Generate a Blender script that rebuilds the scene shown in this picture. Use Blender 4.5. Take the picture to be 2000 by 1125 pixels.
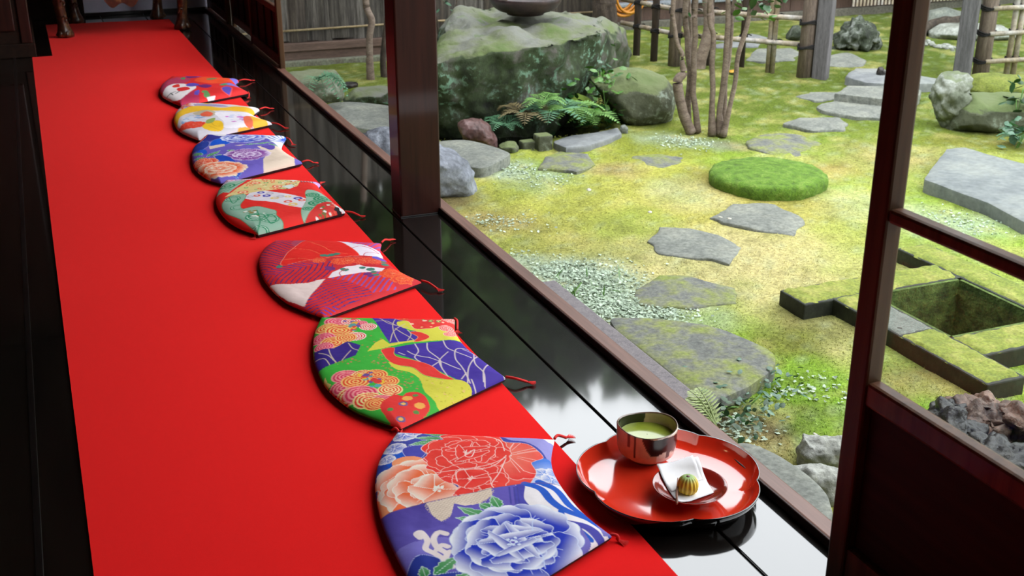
import bpy, bmesh, math, random
import numpy as np
from mathutils import Vector, noise as mnoise
for o in list(bpy.data.objects): bpy.data.objects.remove(o)
S = bpy.context.scene; COL = S.collection
# ---------------------------------------------------------------- camera, sky, exposure
FPX, YAW, PITCH, HCAM = 2240.7, math.radians(22.398), math.radians(21.468), 1.25
cam = bpy.data.cameras.new('camera'); camo = bpy.data.objects.new('camera', cam); COL.objects.link(camo)
camo.location = (0, 0, HCAM); camo.rotation_euler = (math.pi/2 - PITCH, 0, -YAW)
cam.sensor_width = 36; cam.lens = FPX*36/2000; cam.clip_start = .05; cam.clip_end = 200
cam.dof.use_dof = True; cam.dof.focus_distance = 3.0; cam.dof.aperture_fstop = 9.0
S.camera = camo
W = bpy.data.worlds.new('overcast_sky'); S.world = W; W.use_nodes = True
bg = W.node_tree.nodes['Background']; bg.inputs[0].default_value = (.93, .97, 1.0, 1); bg.inputs[1].default_value = 5.0
S.view_settings.view_transform = 'Standard'; S.view_settings.look = 'None'
S.view_settings.exposure = 0.0; S.view_settings.gamma = 1.0; S.view_settings.use_curve_mapping = False

# ---------------------------------------------------------------- geometry helpers
GZ = -.45
_f = Vector((math.sin(YAW)*math.cos(PITCH), math.cos(YAW)*math.cos(PITCH), -math.sin(PITCH)))
_r = Vector((math.cos(YAW), -math.sin(YAW), 0)); _d = _f.cross(_r)
HF = Vector((math.sin(YAW), math.cos(YAW), 0))
def ray(x, y): return _r*((x-1000)/FPX) + _d*((y-562.5)/FPX) + _f
def P(x, y, z=0.):
    d = ray(x, y); return d*((z-HCAM)/d.z) + Vector((0, 0, HCAM))
def PV(x, y, base):            # point on the upright plane through base
    d = ray(x, y); t = HF.dot(base)/HF.dot(d); return d*t + Vector((0, 0, HCAM))
def lin(c): return tuple((v/255/12.92) if v/255 <= .04045 else ((v/255+.055)/1.055)**2.4 for v in c)
LOC = {}
def put(o, parent=None):
    COL.objects.link(o)
    if parent is not None: o.parent = parent
    return o
def tag(o, label=None, cat=None, group=None, kind=None):
    if label: o['label'] = label
    if cat: o['category'] = cat
    if group: o['group'] = group
    if kind: o['kind'] = kind
    return o
def thing(name, loc, label, cat, group=None, kind=None):
    o = bpy.data.objects.new(name, None); o.empty_display_size = .05
    put(o); o.location = loc; LOC[o.name] = Vector(loc)
    return tag(o, label, cat, group, kind)
def mesh(name, verts, faces, mat, parent=None, smooth=True, origin=None):
    V = np.array([tuple(v) for v in verts], dtype=float)
    if parent is not None: off = LOC[parent.name]
    else:
        mn, mx = V.min(0), V.max(0)
        off = Vector(((mn[0]+mx[0])/2, (mn[1]+mx[1])/2, mn[2])) if origin is None else Vector(origin)
    me = bpy.data.meshes.new(name)
    me.from_pydata((V-np.array(off)).tolist(), [], [list(map(int, f)) for f in faces]); me.update()
    if smooth: me.polygons.foreach_set('use_smooth', [True]*len(me.polygons))
    if mat is not None: me.materials.append(mat)
    o = bpy.data.objects.new(name, me); put(o, parent)
    if parent is None: o.location = off
    LOC[o.name] = Vector(off)
    return o
def bmo(name, bm, mat, parent=None, smooth=False):
    bm.verts.index_update()
    o = mesh(name, [v.co for v in bm.verts], [[v.index for v in f.verts] for f in bm.faces], mat, parent, smooth)
    bm.free(); return o
def autosmooth(o, deg=35):
    me = o.data; bm = bmesh.new(); bm.from_mesh(me)
    for e in bm.edges:
        e.smooth = not (len(e.link_faces) == 2 and e.calc_face_angle(0) > math.radians(deg))
    for f in bm.faces: f.smooth = True
    bm.to_mesh(me); bm.free(); return o
def addbox(bm, a, b, bev=0.):
    x0, y0, z0 = a; x1, y1, z1 = b
    vs = [bm.verts.new(c) for c in ((x0,y0,z0),(x1,y0,z0),(x1,y1,z0),(x0,y1,z0),(x0,y0,z1),(x1,y0,z1),(x1,y1,z1),(x0,y1,z1))]
    fs = [bm.faces.new([vs[i] for i in q]) for q in ((3,2,1,0),(4,5,6,7),(0,1,5,4),(1,2,6,5),(2,3,7,6),(3,0,4,7))]
    if bev:
        es = set(e for f in fs for e in f.edges)
        bmesh.ops.bevel(bm, geom=list(es), offset=bev, segments=2, affect='EDGES', profile=.5)
def box(name, a, b, mat, parent=None, bev=.003):
    bm = bmesh.new(); addbox(bm, a, b, bev); return bmo(name, bm, mat, parent)
def tubemesh(pts, radii, n=8, cap=True, wob=0., seed=0):
    pts = [Vector(p) for p in pts]; V = []; F = []
    if not hasattr(radii, '__len__'): radii = [radii]*len(pts)
    rnd = random.Random(seed)
    ref = Vector((0, 0, 1))
    d0 = (pts[1]-pts[0]).normalized()
    if abs(d0.dot(ref)) > .9: ref = Vector((1, 0, 0))
    for i, p in enumerate(pts):
        d = (pts[min(i+1, len(pts)-1)]-pts[max(i-1, 0)]).normalized()
        a = d.cross(ref).normalized(); b = d.cross(a).normalized()
        for k in range(n):
            t = 2*math.pi*k/n; rr = radii[i]*(1+wob*rnd.uniform(-1, 1))
            V.append(p + (a*math.cos(t)+b*math.sin(t))*rr)
    for i in range(len(pts)-1):
        for k in range(n):
            F.append((i*n+k, i*n+(k+1)%n, (i+1)*n+(k+1)%n, (i+1)*n+k))
    if cap:
        F.append(tuple(range(n))[::-1]); F.append(tuple((len(pts)-1)*n+k for k in range(n)))
    return V, F
def tube(name, pts, radii, mat, parent=None, n=8, wob=0., seed=0):
    V, F = tubemesh(pts, radii, n, True, wob, seed); return mesh(name, V, F, mat, parent)
def join(parts):
    V = []; F = []
    for v, f in parts:
        k = len(V); V += list(v); F += [tuple(i+k for i in q) for q in f]
    return V, F
def smoothline(pts, n=8, closed=False):
    pts = [Vector(p) for p in pts]; out = []; m = len(pts)
    for i in range(m if closed else m-1):
        if closed: p0, p1, p2, p3 = pts[i-1], pts[i], pts[(i+1) % m], pts[(i+2) % m]
        else: p0, p1, p2, p3 = pts[max(i-1, 0)], pts[i], pts[i+1], pts[min(i+2, m-1)]
        for k in range(n):
            t = k/n
            out.append(.5*((2*p1)+(p2-p0)*t+(2*p0-5*p1+4*p2-p3)*t*t+(3*p1-p0-3*p2+p3)*t**3))
    if not closed: out.append(pts[-1])
    return out

# ---------------------------------------------------------------- materials
def nmat(name):
    m = bpy.data.materials.new(name); m.use_nodes = True
    return m, m.node_tree.nodes, m.node_tree.links, m.node_tree.nodes['Principled BSDF']
def ramp(N, stops):
    r = N.new('ShaderNodeValToRGB'); e = r.color_ramp.elements
    while len(e) < len(stops): e.new(.5)
    for i, (p, c) in enumerate(stops): e[i].position = p; e[i].color = (*c, 1)
    return r
def texco(N, L, kind='Object', scale=(1, 1, 1)):
    t = N.new('ShaderNodeTexCoord'); mp = N.new('ShaderNodeMapping'); mp.inputs['Scale'].default_value = scale
    L.new(t.outputs[kind], mp.inputs['Vector']); return mp.outputs['Vector']
def noisetex(N, L, vec, scale, detail=6, rough=.6, dist=0.):
    n = N.new('ShaderNodeTexNoise'); n.inputs['Scale'].default_value = scale; n.inputs['Detail'].default_value = detail
    n.inputs['Roughness'].default_value = rough; n.inputs['Distortion'].default_value = dist
    L.new(vec, n.inputs['Vector']); return n
def bump(N, L, h, B, strength=.3, dist=.01):
    b = N.new('ShaderNodeBump'); b.inputs['Strength'].default_value = strength; b.inputs['Distance'].default_value = dist
    L.new(h, b.inputs['Height']); L.new(b.outputs[0], B.inputs['Normal']); return b
def M(name, cols, scale=6., rough=.6, bmp=.2, bdist=.004, stretch=(1, 1, 1), coat=0., ior=1.5, detail=6, lo=.3, hi=.7, gain=1., metal=0., coord='Object', fine=0.):
    m, N, L, B = nmat(name)
    if isinstance(cols[0], (int, float)): cols = [cols, cols]
    v = texco(N, L, coord, stretch); n = noisetex(N, L, v, scale, detail)
    k = len(cols)-1
    r = ramp(N, [(lo+(hi-lo)*i/k, tuple(c*gain for c in lin(cc))) for i, cc in enumerate(cols)])
    L.new(n.outputs['Fac'], r.inputs[0]); col = r.outputs[0]
    if fine:
        nf = noisetex(N, L, v, scale*7, 5, .7); rf_ = ramp(N, [(.32, (1-fine,)*3), (.68, (1+fine,)*3)]); L.new(nf.outputs['Fac'], rf_.inputs[0])
        mx = N.new('ShaderNodeMix'); mx.data_type = 'RGBA'; mx.blend_type = 'MULTIPLY'; mx.inputs['Factor'].default_value = 1
        L.new(col, mx.inputs['A']); L.new(rf_.outputs[0], mx.inputs['B']); col = mx.outputs['Result']
    L.new(col, B.inputs['Base Color'])
    B.inputs['Roughness'].default_value = rough; B.inputs['IOR'].default_value = ior; B.inputs['Metallic'].default_value = metal
    B.inputs['Coat Weight'].default_value = coat; B.inputs['Coat Roughness'].default_value = .06
    if bmp: bump(N, L, n.outputs['Fac'], B, bmp, bdist)
    return m
def vcolmat(name, attr='print', rough=.6, fine=0., finescale=400, bmp=0., sheen=0., coat=0., gain=1., bdist=.002):
    m, N, L, B = nmat(name)
    a = N.new('ShaderNodeAttribute'); a.attribute_name = attr
    out = a.outputs['Color']
    v = texco(N, L); n = noisetex(N, L, v, finescale, 5)
    if fine:
        mx = N.new('ShaderNodeMix'); mx.data_type = 'RGBA'; mx.blend_type = 'MULTIPLY'; mx.inputs['Factor'].default_value = 1
        r = ramp(N, [(.33, (1-fine,)*3), (.67, (1+fine*.6,)*3)]); L.new(n.outputs['Fac'], r.inputs[0])
        L.new(out, mx.inputs['A']); L.new(r.outputs[0], mx.inputs['B']); out = mx.outputs['Result']
    L.new(out, B.inputs['Base Color']); B.inputs['Roughness'].default_value = rough
    B.inputs['Sheen Weight'].default_value = sheen; B.inputs['Coat Weight'].default_value = coat
    B.inputs['Coat Roughness'].default_value = .08
    if bmp: bump(N, L, n.outputs['Fac'], B, bmp, bdist)
    return m
def setcol(o, cols, attr='print'):
    a = o.data.color_attributes.new(attr, 'FLOAT_COLOR', 'POINT')
    c = np.ones((len(o.data.vertices), 4), np.float32); c[:, :3] = cols; a.data.foreach_set('color', c.ravel())
def woodmat(name, c0, c1, rough=.3, scale=5., axis=1, coat=.3, bmp=.08, gain=1., ior=1.5):
    st = [9, 9, 9]; st[axis] = .55
    return M(name, [c0, c1], scale, rough, bmp, .002, tuple(st), coat, ior, 8, .3, .7, gain)
# numpy fractal value noise for surface colours
def vnoise(x, y, seed=0):
    xi = np.floor(x).astype(np.int64); yi = np.floor(y).astype(np.int64); fx = x-xi; fy = y-yi
    fx = fx*fx*(3-2*fx); fy = fy*fy*(3-2*fy)
    def h(a, b):
        n = (a*374761393 + b*668265263 + seed*974711) & 0x7fffffff
        n = ((n ^ (n >> 13))*1274126177) & 0x7fffffff
        return ((n ^ (n >> 16)) & 0xffff)/65535.
    return (h(xi, yi)*(1-fx)+h(xi+1, yi)*fx)*(1-fy)+(h(xi, yi+1)*(1-fx)+h(xi+1, yi+1)*fx)*fy
def fbm(x, y, sc, seed=0, o=4):
    s = 0; a = .5; t = 0
    for k in range(o):
        s = s+a*vnoise(x*sc*2**k, y*sc*2**k, seed+k*17); t += a; a *= .55
    return s/t
# ================================================================ the room
m_floor = woodmat('dark_lacquered_floor_wood', (12, 10, 9), (24, 20, 17), rough=.28, scale=4, axis=1, coat=1., bmp=.03, ior=1.45)
m_floor.node_tree.nodes['Principled BSDF'].inputs['Specular IOR Level'].default_value = .05
m_floor.node_tree.nodes['Principled BSDF'].inputs['Coat IOR'].default_value = 2.05
m_floor.node_tree.nodes['Principled BSDF'].inputs['Coat Roughness'].default_value = .055
m_wood = woodmat('dark_red_brown_wood', (36, 16, 12), (56, 26, 19), rough=.45, scale=5, axis=2, coat=.15)
m_door = woodmat('brown_door_wood', (70, 44, 32), (104, 68, 50), rough=.45, scale=5, axis=2, coat=.08)
m_stile = woodmat('brown_stile_wood', (60, 40, 26), (84, 58, 38), rough=.5, scale=5, axis=2, coat=0.)
for _m in (m_stile, m_wood, m_door): _m.node_tree.nodes['Principled BSDF'].inputs['Specular IOR Level'].default_value = .18
m_panel = woodmat('dark_door_panel_wood', (28, 18, 13), (44, 28, 20), rough=.6, scale=4, axis=1, coat=0.)
m_panel.node_tree.nodes['Principled BSDF'].inputs['Specular IOR Level'].default_value = .12
m_sill = woodmat('weathered_sill_wood', (86, 54, 42), (122, 84, 70), rough=.45, scale=5, axis=1, coat=.1)
m_plaster = M('pale_plaster', [(196, 194, 214), (214, 212, 228)], 8, .8, .1)
m_darkwall = M('dark_clay_wall', [(34, 26, 22), (46, 36, 30)], 10, .85, .2)
m_ceiling = woodmat('dark_ceiling_boards', (40, 28, 22), (58, 42, 32), rough=.6, scale=4, axis=1, coat=0)
m_black = M('black_lacquer_wood', [(12, 10, 10), (20, 16, 15)], 6, .3, .03, coat=.4)
m_carved = M('carved_gilded_wood', [(34, 18, 11), (72, 42, 25), (158, 118, 70)], 26, .35, .5, .006, lo=.3, hi=.78, coat=.3)

# floor: long planks with dark gaps
fl = box('floor', (-2.6, -1.6, -.06), (1.262, 9.3, -.022), m_black, bev=0); tag(fl, kind='structure')
edges = [-2.6, -2.2, -1.8, -1.4, -1.0, -.62, -.127, .18, .48, .79, 1.092, 1.262]
for a, b in zip(edges[:-1], edges[1:]):
    box('plank', (a+.0025, -1.6, -.024), (b-.0025, 9.3, 0), m_floor, fl, bev=.0025)
box('threshold_strip', (-.134, -1.6, -.02), (-.120, 9.3, .002), m_black, fl, bev=.001)
# walls
tag(box('wall_back', (-2.6, 9.3, -.1), (1.40, 9.4, 2.6), m_plaster, bev=0), kind='structure')
tag(box('baseboard_back', (.37, 9.27, 0), (1.26, 9.3, .025), m_black, bev=.003), kind='structure')
tag(box('trim_3', (-2.6, 9.2, 0), (.37, 9.268, 2.5), m_panel, bev=.004), kind='structure')
tag(box('wall_left', (-2.7, -1.7, -.1), (-2.6, 9.4, 2.6), m_darkwall, bev=0), kind='structure')
tag(box('wall_front', (-2.6, -1.7, -.1), (1.40, -1.6, 2.6), m_darkwall, bev=0), kind='structure')
tag(box('ceiling', (-2.7, -1.7, 2.5), (1.40, 9.4, 2.56), m_ceiling, bev=0), kind='structure')
tag(box('wall_right', (1.22, -1.6, 1.95), (1.34, 9.3, 2.5), m_plaster, bev=0), kind='structure')
# sill with door track, lintel, eave
sill = box('trim_1', (1.252, -1.6, -.09), (1.294, 9.3, .022), m_sill, bev=.004); tag(sill, kind='structure')
box('sill_lip', (1.249, -1.6, .001), (1.258, 9.3, .0205), m_wood, sill, bev=.002)
box('apron_board', (1.255, -1.6, -.36), (1.285, 9.3, -.09), m_wood, sill, bev=.003)
tag(box('wall_added_occluder', (1.40, -1.1, -.6), (7.0, -1.0, 2.5), m_darkwall, bev=0), kind='structure')  # unseen garden wall, added to darken reflections in the stile and post
tag(box('trim_2', (1.16, -1.6, 1.80), (1.36, 9.3, 1.95), m_wood, bev=.006), kind='structure')
eave = box('ceiling_eave', (1.36, -1.7, 2.36), (1.80, 9.4, 2.42), m_ceiling, bev=.004); tag(eave, kind='structure')
k = 0; y = -1.4
while y < 9.3:
    box('rafter', (1.36, y, 2.29), (1.78, y+.06, 2.36), m_ceiling, eave, bev=.004); y += .45
# post
post = thing('wooden_post', (1.184, 3.765, 0), 'square dark reddish-brown post standing at the edge of the veranda', 'post')
box('shaft', (1.108, 3.713, 0), (1.258, 3.825, 1.80), m_wood, post, bev=.006)
box('foot_shim', (1.106, 3.711, 0), (1.260, 3.827, .004), m_black, post, bev=.001)
# glazed sliding doors
m_glass = bpy.data.materials.new('window_glass'); m_glass.use_nodes = True
N = m_glass.node_tree.nodes; L = m_glass.node_tree.links; N.clear()
out = N.new('ShaderNodeOutputMaterial'); mix = N.new('ShaderNodeMixShader'); tr = N.new('ShaderNodeBsdfTransparent'); gl = N.new('ShaderNodeBsdfGlossy')
lw = N.new('ShaderNodeLayerWeight'); lw.inputs[0].default_value = .5; pw = N.new('ShaderNodeMath'); pw.operation = 'POWER'; pw.inputs[1].default_value = 4.
fr = N.new('ShaderNodeMapRange'); fr.inputs['To Min'].default_value = .005; fr.inputs['To Max'].default_value = .6; gl.inputs['Roughness'].default_value = .01
L.new(lw.outputs['Facing'], pw.inputs[0]); L.new(pw.outputs[0], fr.inputs['Value'])
tr.inputs[0].default_value = (.96, .98, .97, 1)
L.new(fr.outputs[0], mix.inputs[0]); L.new(tr.outputs[0], mix.inputs[1]); L.new(gl.outputs[0], mix.inputs[2]); L.new(mix.outputs[0], out.inputs[0])
def door(name, X, y0, y1, zs, w=.045, d=.034, wood=False):
    # zs: heights of rails (bottom, top) from the floor up
    r = thing(name, (X+d/2, (y0+y1)/2, .004), None, None, kind='structure')
    for a, b in ((y0, y0+w), (y1-w, y1)):
        box('stile', (X, a, .004), (X+d, b, 1.80), m_stile, r, bev=.005)
    for z0, z1 in zs:
        box('rail', (X+.003, y0+w-.001, z0), (X+d-.003, y1-w+.001, z1), m_door, r, bev=.006)
    box('panel', (X+.018, y0+w-.004, zs[0][1]-.004), (X+.026, y1-w+.004, zs[1][0]+.004), m_panel, r, bev=0)
    for (a0, a1), (b0, b1) in zip(zs[1:-1], zs[2:]):
        box('pane', (X+.020, y0+w-.006, a1-.006), (X+.0235, y1-w+.006, b0+.006), m_panel if wood else m_glass, r, bev=0)
    return r
ZS = [(.004, .098), (.375, .418), (.692, .716), (1.24, 1.264), (1.745, 1.80)]
door('door_1', 1.18, .42, 1.388, ZS)
door('door_2', 1.214, -.54, .43, ZS)  # unseen door, added with glass to let light onto the near carpet
ZL = [(.03, .09), (.325, .362), (.66, .69), (1.24, 1.264), (1.745, 1.80)]
for i, (a, b, x) in enumerate(((6.545, 7.45, 1.272), (7.44, 8.36, 1.306), (8.35, 9.28, 1.272))):
    dd = door('door_%d' % (3+i), x, a, b, ZL, d=.03, wood=i > 1)  # unseen panes of the last door boarded up to darken the far end
    for q in (.25, .5, .75):
        box('batten', (x+.008, a+(b-a)*q-.008, .09), (x+.019, a+(b-a)*q+.008, .326), m_panel, dd, bev=.002)
# dark cabinet at the far left
cb = thing('tall_cabinet', (-.5, 8.2, 0), 'tall dark wooden cabinet standing at the far left beside the red carpet', 'cabinet')
box('body', (-1.1, 7.62, .08), (-.02, 8.9, 1.8), m_panel, cb, bev=.006)
box('plinth', (-1.12, 7.60, 0), (.0, 8.92, .085), m_panel, cb, bev=.006)
box('corner_post', (-.075, 7.605, .085), (-.012, 7.64, 1.8), m_wood, cb, bev=.006)
box('side_panel', (-.02, 7.75, .2), (-.012, 8.8, 1.7), m_wood, cb, bev=.003)
box('door_panel', (-1.0, 7.606, .16), (-.1, 7.625, 1.7), m_wood, cb, bev=.006)

# ---------------------------------------------------------------- red felt carpet with a notch round the cabinet
m_felt, N, L, B = nmat('red_felt')
v = texco(N, L); n1 = noisetex(N, L, v, 900, 3); n2 = noisetex(N, L, v, 3, 4)
r = ramp(N, [(.3, lin((222, 14, 16))), (.7, lin((240, 26, 26)))]); L.new(n1.outputs['Fac'], r.inputs[0]); L.new(r.outputs[0], B.inputs['Base Color'])
B.inputs['Roughness'].default_value = .95; B.inputs['Specular IOR Level'].default_value = .1; B.inputs['Sheen Weight'].default_value = .12; B.inputs['Sheen Tint'].default_value = (1, .3, .25, 1)
bump(N, L, n1.outputs['Fac'], B, .35, .0015)
bm = bmesh.new()
out = [(-.036, -.3), (.944, -.3), (.940, 4.0), (.935, 8.88), (.088, 8.93), (.088, 7.585), (-.028, 7.585), (-.036, 4.0)]
bv = [bm.verts.new((x, y, .0005)) for x, y in out]; f = bm.faces.new(bv)
ex = bmesh.ops.extrude_face_region(bm, geom=[f]); bmesh.ops.translate(bm, verts=[e for e in ex['geom'] if isinstance(e, bmesh.types.BMVert)], vec=(0, 0, .0035))
bmesh.ops.recalc_face_normals(bm, faces=bm.faces)
tag(bmo('felt_carpet', bm, m_felt), 'long bright red felt runner laid along the veranda floor under the cushions', 'carpet')

# ---------------------------------------------------------------- carved table at the far end
tb = thing('carved_table', (.585, 8.62, .004), 'ornate carved dark wooden table standing at the far end of the red carpet', 'table')
def carved_leg(x, y, sx, sy):
    prof = [(0, .046), (.018, .05), (.04, .044), (.07, .034), (.12, .030), (.2, .032), (.28, .037), (.36, .045), (.44, .056), (.5, .060), (.56, .05), (.62, .05)]
    V = []; F = []; n = 12
    for z, rr in prof:
        ox = sx*.02*math.sin(z*6); oy = sy*.015*math.sin(z*6)
        for k in range(n):
            t = 2*math.pi*k/n; q = rr*(1+.10*math.cos(4*t))
            V.append((x+ox+q*math.cos(t), y+oy+q*math.sin(t), .004+z))
    for i in range(len(prof)-1):
        for k in range(n): F.append((i*n+k, i*n+(k+1) % n, (i+1)*n+(k+1) % n, (i+1)*n+k))
    F.append(tuple(range(n))[::-1]); F.append(tuple((len(prof)-1)*n+k for k in range(n)))
    lg = mesh('leg', V, F, m_carved, tb)
    parts = []
    for j in range(3):                      # claw toes
        a = math.atan2(sy, sx) + (j-1)*.9
        p = Vector((x, y, .004)); q = Vector((math.cos(a), math.sin(a), 0))
        parts.append(tubemesh([p+q*.02+Vector((0, 0, .05)), p+q*.045+Vector((0, 0, .03)), p+q*.06+Vector((0, 0, .012))], [.012, .014, .008], 6))
    v_, f_ = join(parts); tag(mesh('claws', v_, f_, m_carved, lg), kind='stuff')
    parts = []
    for j in range(4):                      # carved leaf scroll up the knee
        z = .12+.1*j; pts = [(x-.018, y-.035-.01*j/3, z), (x, y-.045-.012*j/3, z+.03), (x+.018, y-.035-.01*j/3, z+.01), (x+.006, y-.042-.01*j/3, z-.01)]
        parts.append(tubemesh(smoothline(pts, 3), .005, 5))
    v_, f_ = join(parts); tag(mesh('scrollwork', v_, f_, m_carved, lg), kind='stuff')
for x, y, sx, sy in ((.2, 8.3, -1, -1), (.96, 8.36, 1, -1), (.3, 8.95, -1, 1), (.86, 8.95, 1, 1)): carved_leg(x, y, sx, sy)
box('table_top', (.12, 8.22, .66), (1.04, 9.02, .70), m_carved, tb, bev=.01)
def apron(y, name):
    pts = []; n = 40
    V = []; F = []
    for i in range(n+1):
        t = i/n; x = .22+t*.72
        lo = .62 - .46*(math.sin(math.pi*t)**.8)*(.95+.05*math.cos(t*math.pi*10))
        lo = max(lo, .13)
        for dy in (-.022, .022): V += [(x, y+dy, lo), (x, y+dy, .66)]
    for i in range(n):
        a = i*4; b = a+4
        F += [(a, b, b+1, a+1), (a+2, a+3, b+3, b+2), (a, a+2, b+2, b), (a+1, b+1, b+3, a+3)]
    F += [(0, 1, 3, 2), (n*4, n*4+2, n*4+3, n*4+1)]
    ap = mesh(name, V, F, m_carved, tb, smooth=False)
    parts = []; rnd = random.Random(4)
    for j in range(26):
        t = rnd.uniform(.12, .88); x = .22+t*.72; top = .62-.36*(math.sin(math.pi*t)**.8)
        z = rnd.uniform(max(top, .2), .6); s = rnd.uniform(.02, .04)
        pts = [(x+s*math.cos(a)*(1-a/9), y-.026, z+s*math.sin(a)*(1-a/9)) for a in np.linspace(0, 6.5, 12)]
        parts.append(tubemesh(pts, .007, 5))
    v_, f_ = join(parts); tag(mesh('relief_carving', v_, f_, m_carved, ap), kind='stuff')
apron(8.34, 'carved_apron')
# warm ceiling lamp of the room, behind the photographer's left
lp = thing('ceiling_lamp', (-.9, 2.6, 2.1), 'round paper ceiling lamp hanging in the dark room', 'lamp')
m_paper, N, L, B = nmat('lit_lamp_paper'); B.inputs['Base Color'].default_value = (.9, .7, .4, 1); B.inputs['Emission Color'].default_value = (1, .68, .34, 1); B.inputs['Emission Strength'].default_value = 5
V = []; F = []
for i in range(9):
    a = math.pi*i/8
    for k2 in range(16):
        t = 2*math.pi*k2/16; rr = max(.13*math.sin(a), .03); V.append((-.9+rr*math.cos(t), 2.6+rr*math.sin(t), 2.22-.10*math.cos(a)))
for i in range(8):
    for k2 in range(16): F.append((i*16+k2, i*16+(k2+1) % 16, (i+1)*16+(k2+1) % 16, (i+1)*16+k2))
mesh('lamp_shade', V, F, m_paper, lp)
tube('cord', [(-.9, 2.6, 2.31), (-.9, 2.6, 2.5)], .006, m_black, lp)
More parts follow.
